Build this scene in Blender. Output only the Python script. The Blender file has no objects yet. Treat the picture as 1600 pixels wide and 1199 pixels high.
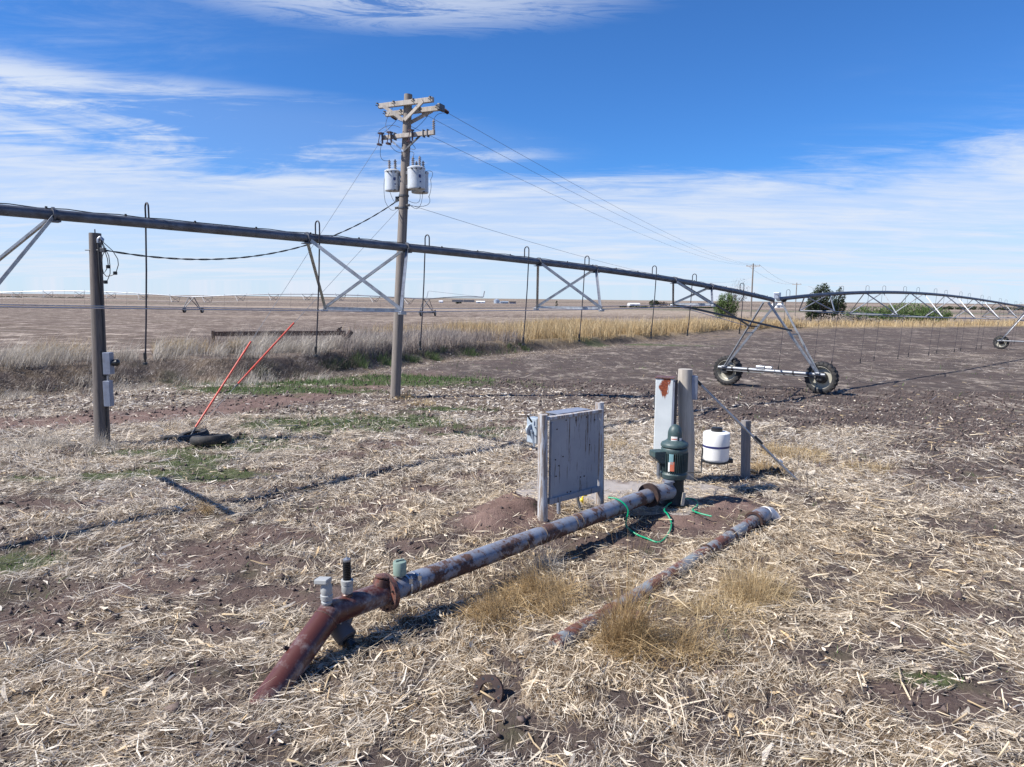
import bpy, math, random
import numpy as np
from mathutils import Vector, Matrix
random.seed(7); RNG = np.random.default_rng(11)
sc = bpy.context.scene
COL = sc.collection
# ---------------------------------------------------------------- camera
F = 1110.0; PITCH = math.radians(6.76); ROLL = math.radians(0.6); CH = 3.6
cd = bpy.data.cameras.new('camera'); cam = bpy.data.objects.new('camera', cd); COL.objects.link(cam)
cd.sensor_width = 36; cd.sensor_fit = 'HORIZONTAL'; cd.lens = F / 1600 * 36
cd.clip_start = .1; cd.clip_end = 12000
CM = Matrix.Rotation(math.pi/2 - PITCH, 3, 'X') @ Matrix.Rotation(ROLL, 3, 'Z')
cam.matrix_world = Matrix.Translation((0, 0, CH)) @ CM.to_4x4()
sc.camera = cam
# ---------------------------------------------------------------- sky and sun
KX, KY = .98, .24                      # shadow of a point 1 m up lands this far away
sunv = Vector((-KX, -KY, 1)).normalized()
SUN_EL = math.asin(sunv.z); SUN_AZ = math.atan2(sunv.x, sunv.y)
W = bpy.data.worlds.new('World'); sc.world = W; W.use_nodes = True
def mkworld():
    nt = W.node_tree; n = nt.nodes; l = nt.links; n.clear()
    out = n.new('ShaderNodeOutputWorld'); bg = n.new('ShaderNodeBackground')
    sky = n.new('ShaderNodeTexSky'); sky.sky_type = 'NISHITA'; sky.sun_disc = False
    sky.sun_elevation = SUN_EL; sky.sun_rotation = SUN_AZ; sky.altitude = 1200
    sky.air_density = 1.0; sky.dust_density = .2; sky.ozone_density = 3.0
    tint = n.new('ShaderNodeMix'); tint.data_type = 'RGBA'; tint.blend_type = 'MULTIPLY'; tint.inputs[0].default_value = 1
    tint.inputs[7].default_value = (.46, .94, 1.50, 1)
    l.new(sky.outputs[0], tint.inputs[6])
    tc = n.new('ShaderNodeTexCoord'); sp = n.new('ShaderNodeSeparateXYZ'); l.new(tc.outputs['Generated'], sp.inputs[0])
    def m(op, a, b=None, c=None, clamp=False):
        q = n.new('ShaderNodeMath'); q.operation = op; q.use_clamp = clamp
        for i, v in enumerate((a, b, c)):
            if v is None: continue
            if isinstance(v, (int, float)): q.inputs[i].default_value = v
            else: l.new(v, q.inputs[i])
        return q.outputs[0]
    z = m('MAXIMUM', sp.outputs[2], 0.02)
    zz = m('ADD', z, .06)
    px = m('DIVIDE', sp.outputs[0], zz); py = m('DIVIDE', sp.outputs[1], zz)
    cb = n.new('ShaderNodeCombineXYZ'); l.new(px, cb.inputs[0]); l.new(py, cb.inputs[1])
    def noise(scale, stretch, rot, det, rough, off=(0, 0, 0), dist=0.):
        mp = n.new('ShaderNodeMapping'); mp.inputs['Scale'].default_value = stretch
        mp.inputs['Rotation'].default_value = (0, 0, math.radians(rot)); mp.inputs['Location'].default_value = off
        l.new(cb.outputs[0], mp.inputs[0])
        t = n.new('ShaderNodeTexNoise'); t.inputs['Scale'].default_value = scale; t.inputs['Detail'].default_value = det
        t.inputs['Roughness'].default_value = rough; t.inputs['Distortion'].default_value = dist
        l.new(mp.outputs[0], t.inputs['Vector']); return t.outputs['Fac']
    def rng(v, a, b, c=0., d=1.):
        q = n.new('ShaderNodeMapRange'); q.interpolation_type = 'SMOOTHSTEP'
        for i, k in enumerate((a, b, c, d)): q.inputs[i+1].default_value = k
        l.new(v, q.inputs[0]); return q.outputs[0]
    broad = noise(.33, (1, 1, 1), 0, 3, .5, (3.1, 1.2, 0))
    streak = noise(.9, (.55, 1.25, 1), 28, 9, .60, (1.0, 4.0, 0), 1.0)
    fine = noise(3.2, (.42, 1.2, 1), 34, 8, .70, (5.0, .4, 0), 1.0)
    wisps = noise(5.5, (.40, 1.3, 1), -24, 9, .72, (2.0, 3.4, 0), 1.4)
    tex = m('ADD', m('MULTIPLY', streak, .62), m('MULTIPLY', fine, .38))
    az = m('ARCTAN2', sp.outputs[0], sp.outputs[1]); el = sp.outputs[2]
    t1 = rng(tex, .40, .66); t2 = rng(tex, .46, .62)
    # veil below a ragged upper edge
    edge = m('ADD', m('ADD', .170, m('MULTIPLY', m('SUBTRACT', broad, .5), .05)), m('MULTIPLY', m('SUBTRACT', tex, .5), .17))
    veil = rng(m('SUBTRACT', el, edge), .022, -.035)
    low = m('MULTIPLY', veil, m('ADD', .62, m('MULTIPLY', t1, .34)))
    low = m('ADD', low, m('MULTIPLY', rng(el, .10, .0), .10))
    # streaks of cirrus above it on the left
    g1 = m('POWER', m('DIVIDE', m('SUBTRACT', el, m('ADD', .190, m('MULTIPLY', az, -.03))), .040), 2)
    left = m('MULTIPLY', rng(m('ADD', g1, m('MULTIPLY', rng(az, -.2, .25), 3)), 2.6, .2), m('ADD', m('MULTIPLY', t2, .85), .10))
    # a brighter bank of cirrus high in front, and thin wisps
    hx = m('SUBTRACT', az, -.17); hy = m('SUBTRACT', el, m('ADD', .372, m('MULTIPLY', az, .02)))
    band = m('ADD', m('POWER', m('MULTIPLY', hx, 3.1), 2), m('POWER', m('MULTIPLY', hy, 27), 2))
    high = m('MULTIPLY', rng(m('ADD', band, m('MULTIPLY', m('SUBTRACT', wisps, .5), 3.2)), 1.7, .0), m('ADD', m('MULTIPLY', rng(wisps, .36, .62), .72), .06))
    wisp = m('MULTIPLY', m('MULTIPLY', rng(broad, .42, .62), rng(tex, .47, .70)), .30)
    cover = m('MAXIMUM', m('MAXIMUM', low, left), m('MAXIMUM', high, wisp), clamp=True)
    cl = n.new('ShaderNodeRGB'); cl.outputs[0].default_value = (7.0, 7.7, 8.9, 1)
    mx = n.new('ShaderNodeMix'); mx.data_type = 'RGBA'
    l.new(cover, mx.inputs[0]); l.new(tint.outputs[2], mx.inputs[6]); l.new(cl.outputs[0], mx.inputs[7])
    l.new(mx.outputs[2], bg.inputs[0]); bg.inputs[1].default_value = .066
    l.new(bg.outputs[0], out.inputs[0])
mkworld()
sd = bpy.data.lights.new('sun', 'SUN'); sd.energy = 5.0; sd.angle = math.radians(.5); sd.color = (1, .955, .89)
so = bpy.data.objects.new('sun', sd); COL.objects.link(so)
so.rotation_euler = sunv.to_track_quat('Z', 'Y').to_euler(); so.location = (-20, -10, 30)
sc.view_settings.view_transform = 'Standard'; sc.view_settings.look = 'None'
sc.view_settings.exposure = .70; sc.view_settings.gamma = 1; sc.view_settings.use_curve_mapping = False
# ---------------------------------------------------------------- geometry of the place
def ray(px, py):
    return CM @ Vector(((px-800)/F, -(py-599.5)/F, -1))
def sst(a, b, v):
    t = np.clip((v-a)/(b-a), 0, 1); return t*t*(3-2*t)
def base_z(x, y):
    s = (x+y)/1.41421
    return .4 - .4*sst(16, 28, s) - .6*np.clip((s-26)/46, 0, 1)
def ground_at(px, py, fn=None, dz=0.):
    d = ray(px, py); z = 0.; fn = fn or base_z
    for i in range(40):
        k = (z - CH)/d.z; z = .5*z + .5*(float(fn(d.x*k, d.y*k)) + dz)
    return Vector((d.x*k, d.y*k, z))
def A(px, py, Y):                       # the point of a sight line at distance Y
    d = ray(px, py); k = Y/d.y
    return Vector((d.x*k, Y, CH + d.z*k))
def on_plane(px, py, z):
    d = ray(px, py); k = (z-CH)/d.z
    return Vector((d.x*k, d.y*k, z))
# numpy value noise
_tab = np.random.default_rng(5).random((256, 256))
def vnoise(x, y):
    xi = np.floor(x).astype(int); yi = np.floor(y).astype(int); fx = x-xi; fy = y-yi
    fx = fx*fx*(3-2*fx); fy = fy*fy*(3-2*fy)
    a = _tab[xi % 256, yi % 256]; b = _tab[(xi+1) % 256, yi % 256]; c = _tab[xi % 256, (yi+1) % 256]; d = _tab[(xi+1) % 256, (yi+1) % 256]
    return (a*(1-fx)+b*fx)*(1-fy) + (c*(1-fx)+d*fx)*fy
def fbm(x, y, o=4, g=.5):
    s = 0; a = 1; t = 0
    for i in range(o):
        s = s + a*vnoise(x+17.3*i, y+9.1*i); t += a; a *= g; x = x*2.03; y = y*2.03
    return s/t
def seg_dist(x, y, poly, closed=False):
    d = np.full(np.shape(x), 1e9); side = np.zeros(np.shape(x))
    n = len(poly)
    for i in range(n if closed else n-1):
        ax, ay = poly[i]; bx, by = poly[(i+1) % n]
        dx, dy = bx-ax, by-ay; L = dx*dx+dy*dy
        t = np.clip(((x-ax)*dx+(y-ay)*dy)/L, 0, 1)
        e = np.hypot(x-ax-t*dx, y-ay-t*dy); m_ = e < d
        cr = (dx*(y-ay) - dy*(x-ax)) > 0
        side = np.where(m_, np.where(cr, 1, -1), side); d = np.where(m_, e, d)
    return d, side
def in_poly(x, y, poly):
    ins = np.zeros(np.shape(x), bool); n = len(poly)
    for i in range(n):
        ax, ay = poly[i]; bx, by = poly[(i+1) % n]
        c = ((ay > y) != (by > y)) & (x < (bx-ax)*(y-ay)/((by-ay) if by != ay else 1e-9)+ax)
        ins ^= c
    return ins
def sgn(x, y, poly):                    # + inside
    d, _ = seg_dist(x, y, poly, True)
    return np.where(in_poly(x, y, poly), d, -d)
def gp(*pts): return [tuple(ground_at(*p)[:2]) for p in pts]
BANK = gp((-260, 640), (0, 612), (150, 602), (240, 596), (400, 590), (480, 584), (560, 572), (640, 562), (700, 556), (830, 545), (950, 536), (1060, 526), (1150, 517), (1260, 514), (1420, 513), (1600, 511), (1900, 508))
def bank_d(x, y):                       # signed distance to the bank's foot, + beyond it
    d, s = seg_dist(x, y, BANK); return d*s
MOUNDS = [(ground_at(806, 806), .62, .30), (ground_at(760, 822), .34, .12), (ground_at(1128, 792), .55, .13), (ground_at(1065, 812), .5, .06)]
def height(x, y):
    x = np.asarray(x, float); y = np.asarray(y, float)
    z = base_z(x, y)
    b = bank_d(x, y) + .9*(fbm(x*.45, y*.45, 3)-.5)
    top = .66*sst(-.15, 1.35, b)*(1-.55*sst(3, 14, b))
    dip = -.22*np.exp(-((b+.9)/.9)**2)
    z = z + top*np.clip(1.25-np.hypot(x, y)/150, .25, 1) + dip*(np.hypot(x, y) < 90)
    near = np.exp(-np.maximum(y-6, 0)/30)
    z = z + near*(.085*(fbm(x*.9, y*.9, 3)-.5) + .10*(fbm(x*4.1+9, y*4.1, 3)-.5) + .02*(vnoise(x*15, y*15)-.5))
    # shallow wheel tracks and rows of the tilled field
    s = (x*.72-y*.69)
    z = z + .018*np.sin(s*8.2)*sst(24, 32, (x+y)/1.414)*near
    for p, r, h in MOUNDS:
        z = z + h*np.exp(-((x-p.x)**2+((y-p.y)*1.0)**2)/(r*r)*1.6)*(1+.9*(fbm(x*6, y*6, 4)-.5))
    far = np.hypot(x, y)
    z = z + sst(700, 1600, far)*(5+7*fbm(x/700+3, y/900, 2))*.55
    return z
def Zs(x, y): return float(height(np.array([x]), np.array([y]))[0])
def Gt(px, py, dz=0.): return ground_at(px, py, Zs, dz)
# ---- ground cover masks (0..1), all in metres on the ground
FIELD = gp((640, 568), (700, 600), (800, 615), (900, 640), (1010, 668), (1150, 690), (1280, 735), (1400, 800), (1500, 900), (1600, 1010), (1700, 1120), (1900, 1199)) + [(14, 5), (90, 40), (320, 200), (320, 400)] + gp((1500, 505), (1300, 514), (1150, 525), (1000, 540), (900, 548), (760, 562))
ROADL = gp((-300, 700), (0, 664), (200, 652), (340, 640), (470, 620), (600, 600), (690, 584), (780, 566))
TRACKS = [gp((-200, 850), (60, 800), (240, 772), (420, 740), (560, 705), (700, 675), (800, 660)),
          gp((60, 975), (220, 905), (380, 850), (520, 812), (640, 775), (760, 735), (860, 705))]
BARE = [((455, 930), 1.0, .35), ((380, 880), .9, .35), ((700, 672), 1.5, .6), ((655, 765), .9, .4), ((260, 920), .7, .3), ((640, 855), .45, .25),
        ((1480, 950), .8, .35), ((1410, 1000), .5, .25), ((1520, 1100), .7, .3), ((1390, 1080), .4, .2), ((1560, 830), .9, .5), ((1470, 740), 1.2, .5), ((60, 790), 1.2, .4),
        ((330, 980), .4, .15), ((1080, 830), .7, .4), ((960, 850), .9, .35)]
BAREW = [(ground_at(*p), a, b) for p, a, b in BARE]
GREEN = [((520, 663), 1.9, 1.1), ((600, 660), 1.7, 1.1), ((450, 663), 1.1, .9), ((330, 742), .8, .45), ((250, 708), .9, .4), ((290, 725), .6, .35), ((410, 690), .7, .35), ((20, 880), .5, .3), ((390, 700), 1.1, .4), ((170, 745), .6, .25), ((60, 750), .5, .2),
         ((520, 598), 5.0, 1.0), ((430, 610), 3.0, .9), ((660, 592), 3.0, 1.0), ((870, 536), 12, 1.6), ((730, 680), .9, .25), ((776, 672), .7, .3), ((1440, 1060), .25, .12), ((240, 740), .8, .25), ((310, 715), .8, .3), ((700, 640), 1.0, .3)]
GREENW = [(ground_at(*p), a, b) for p, a, b in GREEN]
def blobs(x, y, B):
    m = np.zeros(np.shape(x))
    for p, a, b in B:
        m = np.maximum(m, np.exp(-(((x-p.x)/a)**2+((y-p.y)/b)**2)))
    return m
def masks(x, y):
    n1 = fbm(x*.55, y*.55, 4); n2 = fbm(x*2.3+40, y*2.3, 4); n3 = fbm(x*.12+7, y*.12+3, 3)
    bd = bank_d(x, y)
    sd_ = sgn(x, y, FIELD) + 3.2*(n1-.5)
    field = sst(-1.6, 2.4, sd_)*(bd < 0)
    road = np.clip(1.25-seg_dist(x, y, ROADL)[0]/1.5+1.1*(n2-.5), 0, 1)*(bd < -.3)
    trk = np.zeros(np.shape(x))
    for t in TRACKS:
        d = seg_dist(x, y, t)[0]; trk = np.maximum(trk, np.clip(1.2-d/.42+2.6*(n2-.5)+1.0*(n1-.5), 0, 1))
    bare = np.clip(1.6*blobs(x, y, BAREW)+1.5*(n2-.5)-.35, 0, 1)
    g = np.clip(3.2*blobs(x, y, GREENW)+2.6*(n2-.5)-.55, 0, 1)
    n5 = fbm(x*4.2+11, y*4.2+3, 3)
    cov = .97-.85*np.clip((n2-.53)*3.2, 0, 1)*.45-.62*np.clip((n5-.54)*3.4, 0, 1)
    streak = fbm((x*.72+y*.69)*.28, (x*.69-y*.72)*1.6+5, 3)
    covf = np.clip(.28+1.6*(streak-.5)+.9*(n2-.5)+.35*np.exp(-((sd_-1.5)/3.0)**2), .04, .9)
    covf = np.clip(covf-.34*sst(1.0, 5.0, sd_)*sst(20, 12, y)-.10*sst(2, 5, sd_), .04, .9)
    covf = np.where(np.hypot(x, y) > 22, np.clip(covf*.8+.5*sst(22, 36, x)*sst(75, 40, y), 0, .8), covf)
    cov = cov*(1-field)+covf*field
    cov = cov*(1-.9*road)*(1-.9*trk*.6)*(1-.9*bare)
    dirt = np.maximum(road, np.maximum(trk*.55, bare*.45))*(1-field)
    for p, r, h in MOUNDS:
        q = np.clip(1.7*np.exp(-((x-p.x)**2+(y-p.y)**2)/(r*r))+.9*(n2-.5), 0, 1)
        dirt = np.maximum(dirt, q); cov = cov*(1-.97*q)
    return cov, field, g, dirt, bd, n1, n2, n3
def warmth(x, y):
    return np.clip(1.15*np.exp(-(((x-1.2)/5.5)**2+((y-8.5)/4.8)**2))+.9*(fbm(x*.5+31, y*.5+8, 3)-.5)+.10*sst(0, 6, x), 0, 1)
# ---------------------------------------------------------------- helpers for objects
ORG = {}
def tag(o, label=None, cat=None, group=None, kind=None):
    if label: o['label'] = label
    if cat: o['category'] = cat
    if group: o['group'] = group
    if kind: o['kind'] = kind
    return o
def thing(name, loc, label, cat, group=None):
    o = bpy.data.objects.new(name, None); COL.objects.link(o); o.location = loc; o.empty_display_size = .2
    ORG[o.name] = Vector(loc); return tag(o, label, cat, group)
def link(o, parent=None):
    COL.objects.link(o)
    if parent: o.parent = parent
    return o
def frame(d):
    d = d.normalized(); u = Vector((0, 0, 1)) if abs(d.z) < .95 else Vector((1, 0, 0))
    a = d.cross(u).normalized(); return a, a.cross(d).normalized()
class MB:
    def __init__(s): s.v = []; s.f = []
    def add(s, vs, fs):
        k = len(s.v); s.v += [Vector(v) for v in vs]; s.f += [tuple(i+k for i in f) for f in fs]; return s
    def tube(s, pts, r, n=8, caps=True, flat=1.):
        pts = [Vector(p) for p in pts]; rs = r if isinstance(r, (list, tuple)) else [r]*len(pts)
        vs = []; a = None
        for i, p in enumerate(pts):
            d = (pts[min(i+1, len(pts)-1)]-pts[max(i-1, 0)]).normalized()
            if a is None: a, b = frame(d)
            else:
                a = (a-d*a.dot(d)).normalized(); b = a.cross(d).normalized()
            for k in range(n):
                t = 2*math.pi*k/n; vs.append(p+(a*math.cos(t)+b*math.sin(t)*flat)*rs[i])
        fs = [(i*n+k, i*n+(k+1) % n, (i+1)*n+(k+1) % n, (i+1)*n+k) for i in range(len(pts)-1) for k in range(n)]
        if caps: fs += [tuple(range(n-1, -1, -1)), tuple((len(pts)-1)*n+k for k in range(n))]
        return s.add(vs, fs)
    def cyl(s, a, b, r, r2=None, n=12): return s.tube([a, b], [r, r if r2 is None else r2], n)
    def box(s, c, sz, ax=None):
        c = Vector(c); X, Y, Z_ = ax or (Vector((1, 0, 0)), Vector((0, 1, 0)), Vector((0, 0, 1)))
        h = [q/2 for q in sz]
        vs = [c+X*h[0]*i+Y*h[1]*j+Z_*h[2]*k for i in (-1, 1) for j in (-1, 1) for k in (-1, 1)]
        return s.add(vs, [(0, 1, 3, 2), (4, 6, 7, 5), (0, 4, 5, 1), (2, 3, 7, 6), (0, 2, 6, 4), (1, 5, 7, 3)])
    def bar(s, a, b, w, t=None, up=None):
        a = Vector(a); b = Vector(b); d = (b-a); L = d.length; d.normalize()
        X, Y = frame(d)
        if up is not None:
            Y = (Vector(up)-d*Vector(up).dot(d)).normalized(); X = d.cross(Y)
        return s.box((a+b)/2, (w, t or w, L), (X, Y, d))
    def angle(s, a, b, w=.06, t=.007, flip=1):     # L profile
        a = Vector(a); b = Vector(b); d = (b-a); L = d.length; d.normalize(); X, Y = frame(d); X = X*flip
        m = (a+b)/2
        s.box(m+Y*w/2, (t, w, L), (X, Y, d)); s.box(m+X*w/2-Y*t*.5, (w, t, L), (X, Y, d)); return s
    def lathe(s, c, axis, prof, n=24, caps=True):
        c = Vector(c); axis = Vector(axis).normalized(); a, b = frame(axis); vs = []
        for h, r in prof:
            for k in range(n):
                t = 2*math.pi*k/n; vs.append(c+axis*h+(a*math.cos(t)+b*math.sin(t))*max(r, 1e-4))
        m_ = len(prof)
        fs = [(i*n+k, i*n+(k+1) % n, (i+1)*n+(k+1) % n, (i+1)*n+k) for i in range(m_-1) for k in range(n)]
        if caps: fs += [tuple(range(n-1, -1, -1)), tuple((m_-1)*n+k for k in range(n))]
        return s.add(vs, fs)
    def build(s, name, mat, parent=None, smooth=None, bevel=0.):
        off = Vector((0, 0, 0)); p = parent
        while p is not None: off += Vector(p.location); p = p.parent
        me = bpy.data.meshes.new(name); me.from_pydata([v-off for v in s.v], [], s.f); me.materials.append(mat)
        o = bpy.data.objects.new(name, me); link(o, parent)
        if smooth is not None:
            me.polygons.foreach_set('use_smooth', [True]*len(me.polygons))
            md = None
            try: me.set_sharp_from_angle(angle=math.radians(smooth))
            except Exception: pass
        if bevel:
            b = o.modifiers.new('bevel', 'BEVEL'); b.width = bevel; b.segments = 2; b.limit_method = 'ANGLE'
        return o
def npmesh(name, verts, faces_list, mat, attrs=None, smooth=False):
    """faces_list: list of int arrays (n,k)"""
    me = bpy.data.meshes.new(name)
    nv = len(verts); me.vertices.add(nv); me.vertices.foreach_set('co', np.ascontiguousarray(verts, dtype=np.float32).ravel())
    nl = sum(f.size for f in faces_list); nf = sum(len(f) for f in faces_list)
    me.loops.add(nl); me.polygons.add(nf)
    me.loops.foreach_set('vertex_index', np.concatenate([f.ravel() for f in faces_list]).astype(np.int32))
    tot = np.concatenate([np.full(len(f), f.shape[1]) for f in faces_list]); st = np.concatenate([[0], np.cumsum(tot)[:-1]])
    me.polygons.foreach_set('loop_start', st.astype(np.int32))
    try: me.polygons.foreach_set('loop_total', tot.astype(np.int32))
    except Exception: pass
    if smooth: me.polygons.foreach_set('use_smooth', np.ones(nf, bool))
    for k, v in (attrs or {}).items():
        a = me.attributes.new(k, 'FLOAT', 'POINT'); a.data.foreach_set('value', np.ascontiguousarray(v, dtype=np.float32))
    me.update(calc_edges=True); me.validate()
    me.materials.append(mat)
    o = bpy.data.objects.new(name, me); COL.objects.link(o); return o
# ---------------------------------------------------------------- materials
class NT:
    def __init__(s, name):
        s.m = bpy.data.materials.new(name); s.m.use_nodes = True; s.n = s.m.node_tree.nodes; s.l = s.m.node_tree.links
        s.b = s.n['Principled BSDF']; s.tc = s.n.new('ShaderNodeTexCoord')
    def set(s, **k):
        for a, v in k.items():
            s.inp(s.b.inputs[a.replace('_', ' ')], v)
        return s
    def inp(s, i, v):
        if hasattr(v, 'links') or isinstance(v, bpy.types.NodeSocket): s.l.new(v, i)
        elif isinstance(v, (tuple, list)) and len(v) == 3 and i.type == 'RGBA': i.default_value = (*v, 1)
        else: i.default_value = v
    def noise(s, scale, det=5, rough=.6, stretch=(1, 1, 1), rot=(0, 0, 0), src='Object', dist=0., off=(0, 0, 0)):
        mp = s.n.new('ShaderNodeMapping'); mp.inputs['Scale'].default_value = stretch; mp.inputs['Rotation'].default_value = rot
        mp.inputs['Location'].default_value = off
        s.l.new(s.tc.outputs[src], mp.inputs[0])
        t = s.n.new('ShaderNodeTexNoise'); t.inputs['Scale'].default_value = scale; t.inputs['Detail'].default_value = det
        t.inputs['Roughness'].default_value = rough; t.inputs['Distortion'].default_value = dist
        s.l.new(mp.outputs[0], t.inputs['Vector']); return t.outputs['Fac']
    def rng(s, v, a, b, c=0., d=1.):
        q = s.n.new('ShaderNodeMapRange')
        for i, k in enumerate((a, b, c, d)): q.inputs[i+1].default_value = k
        s.l.new(v, q.inputs[0]); return q.outputs[0]
    def mix(s, f, a, b, mode='MIX'):
        q = s.n.new('ShaderNodeMix'); q.data_type = 'RGBA'; q.blend_type = mode
        s.inp(q.inputs[0], f); s.inp(q.inputs[6], a); s.inp(q.inputs[7], b); return q.outputs[2]
    def math(s, op, a, b=0., clamp=False):
        q = s.n.new('ShaderNodeMath'); q.operation = op; q.use_clamp = clamp; s.inp(q.inputs[0], a); s.inp(q.inputs[1], b); return q.outputs[0]
    def attr(s, name):
        q = s.n.new('ShaderNodeAttribute'); q.attribute_name = name; return q.outputs['Fac']
    def ramp(s, v, stops):
        q = s.n.new('ShaderNodeValToRGB'); e = q.color_ramp.elements
        while len(e) < len(stops): e.new(.5)
        for i, (p, c) in enumerate(stops): e[i].position = p; e[i].color = (*c, 1)
        s.l.new(v, q.inputs[0]); return q.outputs[0]
    def bump(s, h, strength=.5, dist=.01):
        q = s.n.new('ShaderNodeBump'); q.inputs['Strength'].default_value = strength; q.inputs['Distance'].default_value = dist
        s.l.new(h, q.inputs['Height']); s.l.new(q.outputs[0], s.b.inputs['Normal']); return s
M = {}
def simple(key, col, rough=.6, metal=0., var=.18, scale=6., grime=None, bump=0.):
    t = NT(key); n = t.noise(scale, 6, .65)
    c = t.mix(t.rng(n, .3, .7), tuple(q*(1-var) for q in col), tuple(min(1, q*(1+var)) for q in col))
    if grime: c = t.mix(t.rng(t.noise(scale*.6, 7, .7, off=(3, 1, 2)), .5, .66, 0, .8), c, grime)
    t.set(Base_Color=c, Roughness=rough, Metallic=metal)
    if bump: t.bump(t.noise(scale*8, 4), bump, .004)
    M[key] = t.m; return t.m
simple('galvanized', (.36, .38, .41), .42, .75, .22, 9, (.20, .20, .21))
simple('pipe_galvanized', (.125, .135, .16), .5, .45, .30, 5, (.07, .072, .08))
simple('beam_steel', (.20, .215, .24), .45, .4, .2, 6)
simple('bright_steel', (.55, .57, .6), .35, .85, .15, 8)
simple('dull_steel', (.10, .105, .115), .55, .5, .2, 8)
simple('black_hose', (.018, .018, .03), .5, 0, .2, 10)
simple('cable_black', (.02, .018, .018), .5)
simple('wire_grey', (.20, .22, .25), .5, .5)
simple('rubber', (.018, .018, .019), .75, 0, .35, 14, (.07, .058, .05), .4)
simple('rim_cream', (.36, .345, .29), .5, .1, .12, 8)
simple('dark_gearbox', (.035, .035, .038), .55, .2, .3, 8)
simple('box_grey', (.24, .27, .34), .5, .2, .1, 4, (.17, .17, .19))
simple('box_pale', (.34, .40, .46), .45, .05, .08, 6, (.25, .26, .28))
simple('box_white', (.62, .68, .72), .45, .05, .05, 4)
simple('transformer_grey', (.52, .56, .60), .4, .1, .06, 5, (.4, .4, .4))
simple('porcelain', (.30, .27, .26), .25, 0, .3, 6)
simple('porcelain_brown', (.06, .03, .025), .25)
simple('cap_grey', (.33, .34, .34), .5, 0, .08, 14)
simple('valve_grey', (.09, .083, .085), .5, 0, .1, 12)
simple('cap_green', (.20, .27, .23), .45, 0, .06, 14)
simple('black_plastic', (.015, .016, .018), .35)
simple('tank_white', (.80, .80, .78), .35, 0, .02, 3)
simple('band_blue', (.018, .022, .11), .4)
simple('hose_green', (.0, .26, .13), .35, 0, .1, 10)
simple('marker_orange', (.62, .085, .05), .45, 0, .16, 5, (.50, .20, .15))
simple('plastic_yellow', (.75, .60, .02), .4)
simple('concrete', (.30, .27, .25), .9, 0, .14, 3.2, (.135, .095, .08), .5)
simple('rust_dark', (.036, .021, .019), .8, .1, .4, 16, (.085, .036, .024), .6)
simple('sticker_white', (.75, .73, .70), .5)
simple('sticker_red', (.50, .14, .08), .5)
simple('sticker_teal', (.18, .33, .36), .5)
simple('ink_blue', (.03, .05, .16), .6)
simple('shed_white', (.72, .74, .76), .6, 0, .04, .3)
simple('shed_blue', (.22, .27, .34), .6, .1, .1, .3)
simple('bin_steel', (.45, .50, .56), .4, .5, .06, .5)
simple('window_dark', (.03, .035, .04), .2)
def motor_mat():
    t = NT('motor_green'); n = t.noise(9, 6, .7)
    c = t.mix(t.rng(n, .35, .7), (.028, .054, .057), (.066, .105, .108))
    c = t.mix(t.rng(t.noise(22, 5, .7, off=(1, 2, 3)), .60, .70, 0, .75), c, (.16, .13, .11))
    t.set(Base_Color=c, Roughness=.5); t.bump(t.noise(60, 3), .25, .002); M['motor_green'] = t.m
    t = NT('motor_dark'); t.set(Base_Color=(.005, .010, .011), Roughness=.6); M['motor_dark'] = t.m
motor_mat()
def wood(key, a, b, dark, paint=None, pth=.5):
    t = NT(key)
    g = t.noise(26, 6, .65, stretch=(1, 1, .05)); g2 = t.noise(7, 5, .6, stretch=(1, 1, .12), off=(2, 5, 1)); cr = t.noise(60, 4, .6, stretch=(1, 1, .02), off=(7, 1, 0))
    c = t.mix(t.rng(g, .3, .7), a, b); c = t.mix(t.rng(g2, .52, .75, 0, .55), c, dark)
    if paint:
        pm = t.noise(20, 7, .72, stretch=(1, 1, .10), off=(1, 8, 2)); c = t.mix(t.rng(pm, pth-.03, pth+.03), paint, c)
    c = t.mix(t.rng(cr, .62, .72, 0, .8), c, tuple(q*.35 for q in dark))
    t.set(Base_Color=c, Roughness=.85); t.bump(g, .5, .006); M[key] = t.m
wood('wood_pole', (.15, .13, .115), (.25, .22, .195), (.08, .068, .06))
wood('wood_post_dark', (.085, .072, .066), (.17, .148, .135), (.045, .036, .032))
wood('wood_post_pale', (.34, .31, .27), (.50, .46, .40), (.16, .13, .11))
wood('wood_short', (.15, .14, .14), (.27, .25, .24), (.07, .06, .055))
wood('wood_arm', (.30, .27, .24), (.48, .44, .40), (.15, .12, .10))
wood('wood_painted_post', (.22, .175, .15), (.32, .27, .23), (.10, .08, .06), (.46, .47, .49), .49)
def board_mat():
    t = NT('board_painted')
    c = t.mix(t.rng(t.noise(2.2, 5, .6), .3, .7), (.27, .28, .31), (.35, .36, .385))
    chip = t.math('MULTIPLY', t.noise(30, 7, .72, stretch=(1, 1, .055), off=(4, 2, 2)), 1.0)
    area = t.noise(2.6, 4, .6, off=(3, 3, 1), stretch=(1, 1, .5))
    k = t.math('ADD', chip, t.math('MULTIPLY', area, .35))
    c = t.mix(t.rng(k, .755, .785), c, (.11, .08, .065))
    t.set(Base_Color=c, Roughness=.7); t.bump(k, .15, .003); M['board_painted'] = t.m
board_mat()
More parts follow.
